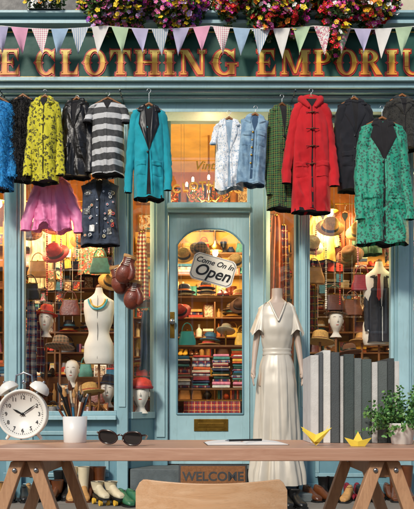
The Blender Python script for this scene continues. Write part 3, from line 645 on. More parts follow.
garment('pink_satin_blouse',53,175,230,-.14,28,40,PINK,sl=56,sout=12,swid=14,vd=.22,seed=9,rail=Z(170,-.14),fold=.065,depth=.07,collar=PINK,placket=PINK,ragged=.06,lining=PINK)
garment('badge_vest',100,181,246,-.16,38,40,DENB,sl=0,vd=.3,seed=10,rail=Z(174,-.16),badges=26,collar=DENB,yoke=True,depth=.07,buttons=4,bmat=STEEL,waist=.01)
garment('lace_blouse',229,121,190,-.36,27,29,LACE,sl=22,sout=2,swid=8,vd=.5,seed=11,lining=pbr('sheer_lining','#8fa6b8',.8),fold=.055,rail=Z(113,-.36),depth=.06,lapel=LACE,ragged=.07,lopen=.015)
garment('denim_vest',255,117,186,-.40,28,29,DEN,sl=0,vd=.24,seed=12,buttons=5,bmat=BRASS,pockets=.26,collar=DEN,yoke=True,rail=Z(108,-.4),depth=.07,tilt=4,fold=.038,lining=cloth('denim_lining','#34516e'),lopen=.012)
garment('tartan_jacket',282,107,210,-.30,26,30,TART,sl=88,sout=2,swid=10,vd=.3,seed=13,lapel=TART,buttons=4,yaw=10)
garment('red_duffle_coat',311,100,213,-.42,34,40,REDW,sl=84,sout=7,swid=12,vd=.08,seed=14,toggles=4,pockets=.58,hood=True,placket=LIN,lopen=.01)
garment('navy_jacket',354,101,192,-.28,33,33,NAVY,sl=84,sout=2,swid=12,vd=.4,lapel=NAVY,seed=15,buttons=3,pockets=.6)
garment('emerald_leopard_coat',382,121,245,-.44,42,53,EMER,sl=96,sout=4,swid=14,vd=.34,lapel=LIN,seed=16,collar=LIN,buttons=3,pockets=.62,fold=.05,rail=Z(108,-.44),lopen=.018)
garment('tweed_jacket',402,98,150,-.24,32,34,DTX,sl=44,sout=4,swid=12,vd=.4,lapel=DTX,seed=17,collar=DTX,fur=5000,furlen=.02)
garment('tweed_jacket',-38,102,190,-.26,30,32,DTX,sl=80,sout=3,swid=12,vd=.4,lapel=DTX,seed=18)
garment('navy_jacket',450,102,200,-.28,34,34,NAVY,sl=84,sout=2,swid=12,vd=.4,lapel=NAVY,seed=19)
RAILM=pbr('rail_metal','#4d5a60',.4,.7)
m=MB(); 
for y,z in ((-.28,RAILZ),(-.41,RAILZ)): m.tube([(-3.6,y,z),(3.6,y,z)],.007,RAILM,10)
for x in (-3.4,-1.95,-.82,.83,2.05,3.4): m.tube([(x,-.09,RAILZ+.02),(x,-.28,RAILZ+.012),(x,-.43,RAILZ+.008)],.007,RAILM,8)
m.tube([(X(10,-.15),-.15,Z(172,-.15)),(X(128,-.15),-.15,Z(172,-.15))],.007,RAILM,8)
for q in (14,124): m.tube([(X(q),-.02,Z(171)),(X(q),-.15,Z(171,-.15))],.007,RAILM,8)
m.build('clothes_rail')
IN=[('cream_dress',42,212,290,.75,GM[8]),('mustard_dress',66,208,262,.8,GM[1]),('floral_dress',92,212,276,.8,prints('floral_cloth',25,['#e9d9b0','#c24a3a','#3f7a5a','#f1e2b8'],.8)),('mustard_dress',322,212,262,.7,GM[17]),('rust_jacket',345,214,262,.85,GM[12]),('olive_dress',368,208,255,.6,GM[5]),('red_jacket',-20,220,320,.6,GM[0]),('teal_dress',430,225,330,.6,GM[13])]
for i,(n_,px,a_,b_,yy,mt) in enumerate(IN): garment(n_,px,a_,b_,yy,20,28,mt,sl=36,sout=4,swid=8,vd=.2,seed=40+i,rail=Z(a_-9,yy),fold=.04,nu=40,nv=24,yaw=U(-25,25),collar=mt)
m=MB()
for a_,b_,z,yy in ((-2.7,-1.1,Z(201,.78),.78),(1.15,2.7,Z(204,.7),.7)):
    m.tube([(a_,yy,z),(b_,yy,z)],.01,BRASS,8)
    for x in (a_+.1,b_-.1): m.tube([(x,yy,z),(x,yy,4.12)],.005,BRASS,6)
m.build('display_rail')
def scarf(name,px,a_,b_,yy,w_,mt,seed):
    m=MB(); k=K(yy); n=24; nx=16; x0=X(px,yy); vs=[];fs=[]
    for i in range(n+1):
        t=i/n
        for j in range(nx+1):
            u=j/nx-.5; ww=w_*k*(.45+.55*t**.6); x=x0+u*ww+.02*noise.noise(Vector((t*2,seed,0))); vs.append((x,yy+.03*math.sin(u*16+seed+t*1.5)*(.3+.7*t),Z(a_+(b_-a_)*t,yy)+.02*noise.noise(Vector((u*4,seed,t)))*t))
    for i in range(n):
        for j in range(nx): q=i*(nx+1)+j; fs.append((q,q+1,q+nx+2,q+nx+1))
    m.add(vs,fs,mt,True); m.sph((x0,yy-.005,Z(a_,yy)),.02,BRASS,10,6); m.tube([(x0,yy,Z(a_,yy)),(x0,yy,4.12)],.002,STEEL,5); m.build(name,recalc=False)
scarf('scarf',31,300,382,.3,14,PM[3],1); scarf('scarf',40,310,372,.36,10,PM[0],2); scarf('scarf',118,215,262,.4,9,GM[5],3); scarf('scarf',313,285,330,.35,12,PM[1],4); scarf('scarf',389,215,262,.3,10,PR[3],5); scarf('scarf',142,232,300,.75,14,PM[2],6); scarf('scarf',276,215,300,.7,16,GM[12],7); scarf('scarf',284,225,330,.9,14,PM[0],8); scarf('scarf',146,310,370,.85,14,GM[9],9)
m=MB()
for px,py,yy,mt in ((70,300,.3,BRL),(38,262,.35,TAN),(334,295,.3,BRN),(362,275,.25,GM[7]),(100,258,.35,GM[13]),(30,284,.25,BLACK),(314,268,.25,TAN),(352,300,.4,GM[4])):
    x=X(px,yy); z=Z(py,yy); handbag(m,x,yy,z-.16,.22,.16,mt); m.tube([(x,yy,z+.09),(x,yy,4.12)],.002,STEEL,5)
m.build('hanging_handbags')
m=MB()
for px,py,yy,mt in ((52,226,.3,STRAW),(84,240,.4,STRAW),(28,232,.3,TWD),(330,228,.35,STRAW),(360,232,.3,STRAW),(385,236,.35,TWD),(310,246,.3,GM[8]),(56,254,.25,GM[0]),(112,282,.5,STRAW),(350,256,.5,FELT)):
    x=X(px,yy); z=Z(py,yy); minihat(m,x,yy,z,.15,mt,GM[15] if mt is STRAW else FELT,58,U(-20,20)); m.tube([(x,yy+.02,z+.1),(x,yy+.02,4.12)],.0015,STEEL,5)
m.build('hanging_hats')
m=MB(); rs=random.Random(66)
for px in (24,47,61,77,88,109,316,326,340,358,390):
    yy=rs.uniform(.14,.24); x=X(px,yy); z1=Z(rs.uniform(205,250),yy); n=rs.randint(14,34); mt=rs.choice([BRASS,GM[0],GM[11],TEAL,GM[14],GM[1]])
    m.tube([(x,yy,4.12),(x,yy,z1-n*.022)],.0012,STEEL,4)
    for i in range(n): m.sph((x,yy,z1-i*.022),rs.uniform(.007,.012),mt,8,5)
m.build('bead_strings')

# ---------------- bunting
FL=[pbr('flag_white','#e6e2dc',.9,var=.08),pbr('flag_blue','#9fb8cf',.9),pbr('flag_pink','#dfa0b8',.9),prints('flag_floral',30,['#f2eee6','#d9849c','#7ba37a','#f2eee6']),pbr('flag_green','#b4cba8',.9),stripes('flag_stripe','#f0ede6','#8aa7c4',60,0),plaid('flag_gingham','#f0ece4','#d48a9c','#f0ece4',50),pbr('flag_lilac','#b5aecb',.9),prints('flag_floral2',40,['#bcd3e2','#f4efe6','#c9627c','#bcd3e2'])]
m=MB(); yb_=-.46; k=K(yb_)
def stz(x): 
    p=x/k+207; return Z(26,yb_)-.03*math.sin(((p%105)/105)*math.pi)
STR=pbr('bunting_tape','#f0ece4',.9)
m.tube([(x,yb_,stz(x)) for x in [ -3.2+i*.04 for i in range(161)]],.005,STR,6)
p=-90; i=0; rs=random.Random(5)
while p<505:
    x0,x1=(p-207)*k,(p+17.5-207)*k; xm=(x0+x1)/2+rs.uniform(-.03,.03); hgt_=27*k*rs.uniform(.93,1.04); zt0,zt1=stz(x0),stz(x1)
    mt=FL[(i*4)%9 if rs.random()<.7 else rs.randint(0,8)]; n=7; vs=[]; fs=[]; ph=rs.uniform(0,6); am=rs.uniform(.012,.03)
    for r in range(n+1):
        t=r/n
        for c in range(5):
            u=c/4; xa=x0+(xm-x0)*t; xb=x1+(xm-x1)*t; vs.append((xa+(xb-xa)*u,yb_-.008-am*t*math.sin(u*4+ph)-.03*t*math.sin(ph),zt0*(1-u)+zt1*u-hgt_*t))
    for r in range(n):
        for c in range(4): q=r*5+c; fs.append((q,q+1,q+6,q+5))
    m.add(vs,fs,mt,True); p+=19.6+rs.uniform(0,1.2); i+=1
m.build('bunting',recalc=False)

# ---------------- flowers
LEAF=[pbr('leaf_a',(.06,.15,.03,1),.6,var=.3,vs=30),pbr('leaf_b',(.11,.2,.04,1),.6,var=.3,vs=30),pbr('leaf_c',(.03,.08,.02,1),.6)]
FC={c:pbr('petal_'+c,h,.6,var=.2,vs=40,bst=.05) for c,h in dict(yellow='#f8d428',orange='#f5892a',pink='#f07ab8',magenta='#d0309a',red='#e02430',white='#f6f2ec',purple='#8a46bb',lilac='#c9aee2').items()}
def flower(m,P,n,r,mt,rs):
    n=n.normalized(); u=n.cross(Vector((.3,.2,1))).normalized(); v=n.cross(u); a0=rs.uniform(0,6)
    vs=[P-n*r*.25]; fs=[]
    for i in range(5):
        a=a0+i*2*math.pi/5
        for da,rd,h in ((-.55,.8,.1),(0,1.0,.0),(.55,.8,.1)): vs.append(P+(u*math.cos(a+da)+v*math.sin(a+da))*r*rd+n*r*h)
        q=1+i*3; fs.append((0,q,q+1,q+2))
    m.add(vs,fs,mt,False); m.add([P+n*.002+(u*math.cos(a)+v*math.sin(a))*r*.18 for a in (0,1.57,3.14,4.71)],[(0,1,2,3)],FC['yellow'])
def leaf(m,P,r,mt,rs):
    n=Vector((rs.uniform(-1,1),rs.uniform(-1.4,.2),rs.uniform(-.4,1))).normalized(); u=n.cross(Vector((rs.uniform(-1,1),.3,rs.uniform(-1,1)))).normalized(); v=n.cross(u)
    m.add([P-u*r,P-v*r*.45+n*r*.1,P+u*r,P+v*r*.45+n*r*.1,],[(0,1,2,3)],mt)
def flowerbox(name,p0,p1,cols,nf,seed,hang=14,top=-14,big=.03):
    rs=random.Random(seed); m=MB(); y=-.40
    x0,x1=X(p0,y),X(p1,y)
    m.box(x0+.06,x1-.06,-.37,-.2,ft+.112,ft+.24,BLACK)
    def pt():
        u=rs.random(); x=x0+(x1-x0)*u; lump=max(0,.62+noise.noise(Vector((x*4.5,seed,0)))*1.3); edge=min(1,min(u,1-u)*7)
        lo=ft+.13-hang*.012*lump*edge; hi=Z(top,y)*1.0+.22*noise.noise(Vector((x*3,seed+5,0)))
        z=lo+(hi-lo)*rs.random()**1.05; bul=math.sin(math.pi*min(1,max(0,(z-lo)/(hi-lo))))
        return Vector((x+rs.uniform(-.03,.03),-.38-.20*bul*edge-rs.uniform(-.10,.05),z))
    for _ in range(nf*5): leaf(m,pt()+Vector((0,.04,0)),rs.uniform(.018,.04),rs.choice(LEAF),rs)
    for _ in range(nf):
        P=pt(); ci=noise.noise(Vector((P.x*5,P.z*5,seed*2)))*.5+.5+rs.uniform(-.2,.2); mt=FC[cols[int(max(0,min(.999,(ci-.2)/.6))*len(cols))]]
        flower(m,P+Vector((0,-.02,0)),Vector((rs.uniform(-.7,.7),-1,rs.uniform(-.1,.9))),rs.uniform(.6,1.15)*big,mt,rs)
    m.build(name,recalc=False)
flowerbox('flower_box',78,208,['pink','lilac','yellow','pink','yellow','magenta','purple'],950,2,24)
flowerbox('flower_box',214,400,['red','magenta','yellow','white','pink','orange','magenta','yellow','red'],1450,4,28)
flowerbox('flower_box',470,600,['pink','yellow','magenta'],300,9,12)
m=MB(); y=-.3
m.box(X(31,y),X(62,y),y-.1,y+.1,ft+.112,Z(14,y),BLACK); 
for q in range(33,62,5): m.tube([(X(q,y),y-.11,ft+.12),(X(q,y),y-.11,Z(2,y)),(X(q+2,y),y-.12,Z(-2,y))],.006,BLACK,6)
m.tube([(X(29,y),y-.11,Z(4,y)),(X(64,y),y-.11,Z(4,y))],.008,BLACK,6); rs=random.Random(3)
for _ in range(420): leaf(m,Vector((X(rs.uniform(28,64),y),y-.02+rs.uniform(-.12,.1),rs.uniform(Z(12,y),Z(-14,y)))),.03,rs.choice(LEAF),rs)
for _ in range(60): flower(m,Vector((X(rs.uniform(28,64),y),y-.14,rs.uniform(Z(12,y),Z(-10,y)))),Vector((rs.uniform(-.5,.5),-1,.3)),.022,FC[rs.choice(['yellow','orange','white'])],rs)
m.build('iron_planter',recalc=False)

# ---------------- mannequin gown
SATIN=pbr('silver_satin','#cfc6b6',.42,var=.05,vs=5,bs=8,bst=.03,sheen=.1); SATIN.node_tree.nodes['Principled BSDF'].inputs['Metallic'].default_value=.12
SKIN=pbr('mannequin_skin','#b8a392',.45,var=.05,bst=.03)
def interp(pr,z):
    for i in range(len(pr)-1):
        if pr[i][0]>=z>=pr[i+1][0]:
            t=(pr[i][0]-z)/(pr[i][0]-pr[i+1][0]); t=t*t*(3-2*t); return tuple(pr[i][k]+(pr[i+1][k]-pr[i][k])*t for k in range(1,len(pr[i])))
    return pr[-1][1:]
E=empty('mannequin'); gy=-.36; gx=X(277,gy)
m=MB(); pr=[(2.02,.05,.05),(1.93,.052,.055),(1.89,.09,.07),(1.84,.165,.085),(1.76,.175,.105),(1.6,.155,.125),(1.42,.12,.095),(1.25,.16,.12),(1.1,.175,.125)]
m.loft([ell(gx,gy,z,*interp(pr,z),n=32) for z in [2.02-.92*i/30 for i in range(31)]],SKIN); m.tube([(gx,gy,1.15),(gx,gy,.09)],.015,STEEL); m.lathe((gx,gy,.081),[(.17,0),(.17,.012),(.03,.03)],STEEL,24); m.build('torso',E)
m=MB(); pr=[(1.875,.13,.078),(1.84,.175,.092),(1.76,.182,.118),(1.64,.168,.138),(1.55,.148,.125),(1.42,.130,.102),(1.25,.172,.13),(1.1,.188,.145),(.6,.205,.16),(.17,.25,.20)]
def gf(th,z):
    t=max(0,min(1,(1.5-z)/1.2)); return t*(.24*noise.noise(Vector((math.cos(th)*3.0+z*.4,math.sin(th)*3.0,z*.6)))*1.6+.04*math.sin(th*11+z*2.5)*t-.17*max(0,1-abs(noise.noise(Vector((math.cos(th)*2.4,math.sin(th)*2.4,z*.6+9))))*5))+.04*noise.noise(Vector((math.cos(th)*3,math.sin(th)*3+z*3,z*9)))*(1 if z>1.2 else .5)
m.loft([ell(gx,gy,z,*interp(pr,z),n=140,fn=gf) for z in [1.875-1.705*i/100 for i in range(101)]],SATIN,caps=False)
m.loft([ell(gx,gy,z,.136+.004*math.sin(i*2),.107+.004*math.sin(i*2),n=40) for i,z in enumerate((1.452,1.44,1.425,1.41,1.395,1.385))],SATIN,caps=False)
for sg in (-1,1):
    rg=[]
    for i in range(15):
        t=i/14; rg.append([(gx+sg*(.135+.045*t)+math.cos(a)*(.035+.035*t)*(1+.16*math.sin(a*5+t)*t),gy+math.sin(a)*(.06+.035*t)*(1+.16*math.sin(a*5+t)*t),1.865-.27*t+.03*math.sin(a*3)*t+(.03*sg*-math.cos(a)*(1-t))) for a in [2*math.pi*j/40 for j in range(40)]])
    m.loft(rg,SATIN,caps=False); m.add(rg[0],[tuple(range(40))],SATIN)
m.add([(gx-.06,gy-.092,1.878),(gx+.06,gy-.092,1.878),(gx,gy-.14,1.72)],[(0,1,2)],SKIN)
for sg in (-1,1): m.tube([(gx+sg*.075,gy-.07,1.885),(gx+sg*.04,gy-.115,1.79),(gx,gy-.142,1.70)],[.010,.011,.008],SATIN,8)
m.build('gown',E)
def arm2(nm,sg):
    vs=[];ed=[];rd=[]
    def a(p,r,par=None):
        vs.append((gx+sg*p[0],gy+p[1],p[2])); rd.append(r)
        if par is not None: ed.append((par,len(vs)-1))
        return len(vs)-1
    s0=a((.155,0,1.80),.042); e=a((.195,.01,1.53),.033,s0); f=a((.21,-.015,1.42),.030,e); wv=a((.225,-.05,1.27),.021,f); pm=a((.23,-.06,1.22),.026,wv); pm2=a((.232,-.065,1.19),.025,pm)
    for i,(dy,ln) in enumerate(((-.03,.06),(-.01,.07),(.01,.065),(.028,.05))):
        k1=a((.232,-.065+dy,1.165),.009,pm2); k2=a((.231,-.07+dy,1.165-ln*.5),.008,k1); a((.223,-.078+dy,1.165-ln),.0065,k2)
    t1=a((.225,-.10,1.205),.010,pm); a((.22,-.115,1.17),.008,t1)
    me=bpy.data.meshes.new(nm); bm=bmesh.new(); L_=bm.verts.layers.skin.verify(); bv=[bm.verts.new(v) for v in vs]
    for i,v in enumerate(bv): v[L_].radius=(rd[i],rd[i]); v[L_].use_root=(i==0)
    for x_,y_ in ed: bm.edges.new((bv[x_],bv[y_]))
    bm.to_mesh(me); bm.free(); o=bpy.data.objects.new(nm,me); S.collection.objects.link(o); o.parent=E; me.materials.append(SKIN)
    kmod=o.modifiers.new('k','SKIN'); kmod.use_smooth_shade=True; sb=o.modifiers.new('s','SUBSURF'); sb.levels=2; sb.render_levels=2
arm2('arm_l',-1); arm2('arm_r',1)
def torso_form(name,px,pyt,pyb,y,mt,extra=None):
    m=MB(); H=(pyb-pyt)*K(y); x=X(px,y); z1=Z(pyt,y); s=H/.85
    pr=[(0,.035,.035),(-.07,.05,.05),(-.10,.10,.07),(-.15,.17,.09),(-.25,.17,.115),(-.36,.155,.12),(-.50,.115,.09),(-.66,.165,.12),(-.80,.17,.125),(-.85,.15,.11)]
    m.loft([ell(x,y,z1+zq*s,*[q*s for q in interp(pr,zq)],n=32) for zq in [-.85*i/30 for i in range(31)]],mt)
    m.sph((x,y,z1+.01),(.03,.03,.025),WOODH); m.tube([(x,y,z1-H),(x,y,SILL)],.012,WOODH)
    for a in range(3): m.tube([(x,y,SILL+.1),(x+.12*math.cos(a*2.1+.5),y+.12*math.sin(a*2.1+.5),SILL-.01)],.01,WOODH)
    if extra: extra(m,x,y,z1,s)
    m.build(name)
def pins(m,x,y,z1,s):
    m.tube([(x,y-.10*s,z1-.1*s),(x,y-.125*s,z1-.3*s),(x,y-.1*s,z1-.5*s),(x,y-.125*s,z1-.8*s)],.002,BLACK,6)
    for q,r in ((.11,.010),(.14,.012)): m.tube([(x+math.sin(t)*q*s*.75,y-.085*s-.05*s*max(0,math.cos(t)),z1-.13*s-q*s*.9*max(0,math.cos(t))) for t in [-1.5+.3*i for i in range(11)]],r*.7,GM[1] if q<.12 else TEAL,6)
torso_form('dress_form',99,288,364,.16,MWHITE,pins)
SUIT=stripes('pinstripe_suit','#151821','#262a38',70,0,.15,wob=.02,fuz=.03); 
torso_form('dress_form',379,262,345,.27,MWHITE)
garment('pinstripe_suit',379,273,343,.25,24,26,SUIT,sl=58,sout=1,swid=8,vd=.5,lining=WHITE,lapel=SUIT,seed=31,hang=False,depth=.10,fold=.010,buttons=1)
m=MB(); y=.10; x=X(379,y); z=Z(277,y); m.prism([(x-.010,z),(x+.010,z),(x+.02,z-.2),(x,z-.24),(x-.02,z-.2)],y-.006,y+.004,GM[0]); m.prism([(x-.016,z+.03),(x+.016,z+.03),(x+.012,z),(x-.012,z)],y-.009,y+.006,GM[0]); m.build('red_tie')
def hat(name,px,py,y,w,mt,band,tilt=0,crown=.5,zb=None):
    m=MB(); r=w*K(y)/2; z=Z(py,y); x=X(px,y); minihat(m,x,y,z,r,mt,band,-12,tilt,crown)
    zb=zb or SILL; m.tube([(x,y,zb-.02),(x,y,z)],.012,WOODH); m.lathe((x,y,zb-.02),[(.07,0),(.07,.012),(.015,.02)],WOODH); m.build(name)
hat('tweed_hat',60,347,.2,30,TWD,FELT,5); hat('straw_hat',90,393,.15,30,STRAW,GM[12],-8,.45); hat('straw_hat',320,342,.16,30,STRAW,FELT,6); hat('felt_hat',350,353,.18,24,FELT,BLACK,-5)
hat('felt_hat',362,343,.36,26,GM[10],FELT,8); hat('felt_hat',40,395,.2,26,FELT,BLACK,-5)
m=MB()
for px,py,yy,hm in ((46,322,.38,GM[0]),(72,372,.32,None),(108,392,.36,GM[9]),(336,322,.36,TWD),(318,378,.3,None),(-30,340,.3,STRAW)):
    x=X(px,yy); z=Z(py,yy); head(m,x,yy,z,.85,MWHITE,hm); m.tube([(x,yy,z-.15),(x,yy,SILL-.02)],.014,WOODH)
m.build('display_heads')
m=MB(); y=-.12
for i,(px,py,ro) in enumerate(((120,284,-14),(133,300,12),(126,276,20))):
    m.T=TR(X(px,y),y-.07*i,Z(py,y))@RY(ro)
    m.sph((0,0,0),(.085,.06,.105),BRL,18,12); m.tube([(.03,-.02,.10),(.075,-.04,.04),(.085,-.045,-.02),(.07,-.045,-.05)],[.03,.035,.032,.018],BRL,12)
    m.lathe((0,0,.07),[(.07,0),(.058,.03),(.06,.09),(.064,.11)],BRL,18,1,.75); m.lathe((0,0,.15),[(.063,0),(.067,.012),(.066,.028)],TAN,18,1,.76); m.add(ell(0,0,.179,.055,.042,n=16),[tuple(range(16))],DARK)
    for q in range(5): m.tube([(-.02,-.05,.07+q*.018),(.02,-.05,.08+q*.018)],.003,MWHITE,5)
    m.T=Matrix()
m.tube([(X(120,y),y,Z(272,y)),(X(124,y),-.05,Z(252,y)),(X(130,y),y-.07,Z(285,y))],.004,MWHITE,6)
m.build('boxing_gloves')
m=MB(); y=.25; x=X(141,y)-.0; z=Z(395,y); head(m,x,y,z,1,MWHITE); m.T=TR(x,y,z)
m.lathe((0,0,.07),[(.12,-.0),(.115,.03),(.10,.08),(.05,.11),(.001,.115)],GM[0],24); m.lathe((0,0,.065),[(.125,0),(.13,.02),(.12,.03)],GM[7],24); m.T=Matrix()
m.tube([(x,y,z-.19),(x,y,FLO)],.02,WOODH)
m.build('display_head')
# ---------------- door display
y=DY+.35
m=MB()
for py in (418,388,345,296): m.box(X(170,y),X(252,y),y,y+.3,Z(py,y)-.02,Z(py,y),SHELFW)
m.box(X(168,y),X(170,y),y,y+.3,FLO,Z(240,y),SHELFW); m.box(X(252,y),X(254,y),y,y+.3,FLO,Z(240,y),SHELFW)
m.build('door_shelf')
m=MB(); rs=random.Random(12)
for col in range(4):
    x0=X(172+col*20,y); x1=X(190.5+col*20,y); z=Z(388,y)+.001
    while z<Z(356,y):
        h_=rs.uniform(.02,.04); m.obox(((x0+x1)/2,y+.12+rs.uniform(-.02,.02),z+h_/2),((x1-x0)*rs.uniform(.85,1),.23,h_-.003),RZ(rs.uniform(-5,5)),rs.choice(PM*2+GM)); z+=h_
m.build('folded_blankets',bevel=.008)
m=MB(); goods(m,X(172,y),X(250,y),y+.25,Z(296,y)+.001,.34,0)
for i,(px,mt) in enumerate(((180,BRN),(188,BRN),(199,GM[0]),(207,GM[0]),(219,TAN),(227,TAN),(238,BLACK),(246,BLACK))): shoe(m,X(px,y),y+.12,Z(418,y)+.001,U(-10,10),mt,BLACK,L=.23,heel=.014,shaft=.06 if i in(0,1,6,7) else 0)
handbag(m,X(187,y),y+.08,Z(345,y),.2,.16,TEAL); minihat(m,X(209,y),y+.1,Z(345,y)+.01,.13,STRAW,GM[0],-4); minihat(m,X(210,y),y+.1,Z(345,y)+.06,.12,GM[2],GM[9],-6,5)
m.tube([(X(226,y),y+.1,Z(345,y)),(X(226,y),y+.1,Z(328,y))],.01,BRASS); minihat(m,X(226,y),y+.1,Z(330,y),.11,CRM,GM[13],-25,8)
handbag(m,X(242,y),y+.06,Z(345,y),.16,.14,GM[1])
for px,py,mt in ((184,256,STRAW),(200,250,TWD),(236,262,STRAW),(240,306,FELT),(181,312,GM[0])): minihat(m,X(px,y-.15),y-.15,Z(py,y-.15),.12,mt,GM[15],60,U(-20,20)); m.tube([(X(px,y-.15),y-.13,Z(py-6,y)),(X(px,y-.15),y-.13,4.1)],.0015,STEEL,4)
m.build('hats_and_shoes')
PATT=plaid('persian_rug','#a3262b','#7a1a20','#e2c27a',16,c3='#22355a')
m=MB(); rg=[]
for i in range(13):
    t=i/12; yy=y-.05-.05*math.sin(t*3); z=Z(401,y)-.30*t; a_,b_=X(184,y),X(240,y); rg.append([(a_,yy,z),(b_,yy,z),(b_,yy+.008,z),(a_,yy+.008,z)])
m.loft(rg,PATT,smooth=False); m.tube([(X(172,y),y-.045,Z(401,y)),(X(250,y),y-.045,Z(401,y))],.008,BRASS,8); m.build('patterned_rug')
# open sign
m=MB(); y=DY-.03; T=TR(X(213,y),y,Z(270,y))@RY(16); m.T=T
W_,H_=.235,.145
SC=pbr('sign_cream','#f3eee0',.4,var=.03)
c_=.045; pts=[(-W_,-H_+c_),(-W_+c_*.4,-H_+c_*.4),(-W_+c_,-H_),(W_-c_,-H_),(W_-c_*.4,-H_+c_*.4),(W_,-H_+c_),(W_,H_-c_),(W_-c_*.4,H_-c_*.4),(W_-c_,H_),(-W_+c_,H_),(-W_+c_*.4,H_-c_*.4),(-W_,H_-c_)]
m.prism(pts,-.006,.006,WHITE); m.prism([(p[0]*.95,p[1]*.92) for p in pts],-.0075,-.0062,BLACK); m.prism([(p[0]*.93,p[1]*.89) for p in pts],-.009,-.0076,SC)
m.T=Matrix(); m.tube([(X(195,y),y,Z(259,y)),(X(210,y),y+.02,Z(246,y)),(X(230,y),y,Z(266,y))],.003,BLACK,6); m.sph((X(210,y),y+.01,Z(246,y)),.012,BRASS,10,6)
so_=m.build('open_sign'); rt=(T@RX(90)).to_euler()
text('greeting','Come On In',.08,T@Vector((0,-.0105,.07)),BLACK,so_,rot=rt,shear=.35,off=.001); text('word','Open',.17,T@Vector((0,-.0105,-.035)),BLACK,so_,rot=rt,shear=.3,off=.003)
COIR=pbr('coir','#8b5c38',.95,var=.25,vs=40,bs=250,bst=.8); m=MB(); T=TR(X(213),-.06,.205)@RX(-14)
m.T=T; m.box(-.34,.34,-.012,.012,-.125,.125,BLACK); m.box(-.32,.32,-.018,-.0125,-.108,.108,COIR); mo=m.build('door_mat',bevel=.003)
text('lettering','WELCOME',.125,T@Vector((0,-.0195,0)),BLACK,mo,rot=(T@RX(90)).to_euler(),off=.003)

# ---------------- footwear
def pair(name,px,y,mt,gap=12,rot=0,**kw):
    m=MB()
    for sg in (-1,1): 
        x=X(px+sg*gap/2,y); lvl=.081 if (X(120)<x<X(307) and y>-.39) else 0
        shoe(m,x,y,lvl,rot+sg*U(-3,8),mt,kw.get('sole',BLACK),**{k:v for k,v in kw.items() if k!='sole'})
    m.build(name)
pair('cowboy_boots',78,-.3,TAN,13,10,shaft=.25,heel=.035,sr=.05,mt2=CRM,sole=BRN)
pair('ankle_boots',47,-.3,BRN,13,-12,shaft=.12); pair('brogues',18,-.32,BLACK,13,20); pair('roller_skates',108,-.55,CRM,14,30,wheels=True,shaft=.08)
pair('leather_shoes',131,-.62,pbr('green_leather','#2f6b4a',.4),11,40); pair('ankle_boots',62,-.18,BLACK,10,0,shaft=.2); pair('cowboy_boots',94,-.2,BRN,11,0,shaft=.24,heel=.03); pair('brogues',32,-.2,TAN,11,10)
pair('brogues',318,-.3,BRN,12,25); pair('leather_shoes',341,-.35,TAN,12,-25); pair('ankle_boots',292,-.72,BLACK,11,15,shaft=.08); pair('cowboy_boots',402,-.3,BRN,13,-10,shaft=.26,heel=.035); pair('brogues',368,-.32,BLACK,12,10); pair('leather_shoes',354,-.16,GM[7],10,0); pair('ankle_boots',330,-.15,BLACK,10,0,shaft=.14); pair('ankle_boots',-8,-.3,TAN,12,0,shaft=.1); pair('brogues',384,-.15,BRN,11,0)

# ================= DESK
DT=.7536; y0,y1=-4.5,-3.88
TOPW=wood('desk_top_wood','#c99f86','#b0836a','X',1.0,.42); LEGW=wood('trestle_wood','#c79a74','#a87a58','Z',1.4,.5)
E=empty('trestle_desk'); m=MB(); m.box(-1.0,1.0,y0,y1,DT-.047,DT,TOPW); m.build('top',E,bevel=.004)
for nm,px in (('trestle_l',26),('trestle_r',385)):
    m=MB(); x=(px-207)*K(-4.45); zt=DT-.048
    for yy in (y0+.06,y1-.06):
        for sg in (-1,1):
            a=math.radians(19); top=Vector((x+sg*.028,yy,zt-.02)); bot=Vector((x+sg*(.028+.72*math.tan(a)),yy,.0))
            dx=.024
            v=[(top.x-dx,yy-.02+.004*sg,zt-.003),(top.x+dx,yy-.02+.004*sg,zt-.003),(bot.x+dx,yy-.02+.004*sg,0),(bot.x-dx,yy-.02+.004*sg,0)]
            v2=[(q[0],yy+.02+.004*sg,q[2]) for q in v]; m.add(v+v2,[(0,1,2,3),(7,6,5,4),(0,4,5,1),(1,5,6,2),(2,6,7,3),(3,7,4,0)],LEGW)
            m.T=TR(x+sg*.038,yy-.022+.004*sg,zt-.035)@RX(90); m.lathe((0,0,0),[(.009,-.002),(.009,.004),(.003,.006)],STEEL,12); m.T=Matrix()
        m.box(x-.13,x+.13,yy-.032,yy-.0245,zt-.30,zt-.26,LEGW)
    m.box(x-.03,x+.03,y0+.085,y1-.085,zt-.065,zt-.002,LEGW)
    m.build(nm,E,bevel=.003)
CW=wood('chair_ply','#dcb38c','#c9986c','X',1.0,.4); m=MB(); cy=-4.95; xc=.013
def bent(z0,z1,yoff,hw,mt,n=40,th=.012):
    fr=[];
    for i in range(n+1):
        u=-1+2*i/n; x=xc+hw*u; y=cy+yoff+.05*(u*u); cr=.035*(max(0,abs(u)-.86)/.14)**2.4; fr.append((x,y,z0+cr*.6,z1-cr-.012*(1-u*u)))
    rings=[[(x,y,a),(x,y+th,a),(x,y+th,b),(x,y,b)] for x,y,a,b in fr]; m.loft(rings,mt,smooth=False)
bent(.53,.692,-.05,.222,CW)
m.box(xc-.21,xc+.21,cy+.03,cy+.43,.43,.452,CW)
for sg in (-1,1):
    m.tube([(xc+sg*.185,cy-.10,0),(xc+sg*.185,cy-.02,.43),(xc+sg*.19,cy+.018,.66)],[.014,.017,.012],CW,12); m.tube([(xc+sg*.18,cy+.42,0),(xc+sg*.17,cy+.38,.43)],[.013,.017],CW,12)
m.tube([(xc-.18,cy-.06,.25),(xc+.18,cy-.06,.25)],.009,CW); m.build('wooden_chair',bevel=.002)

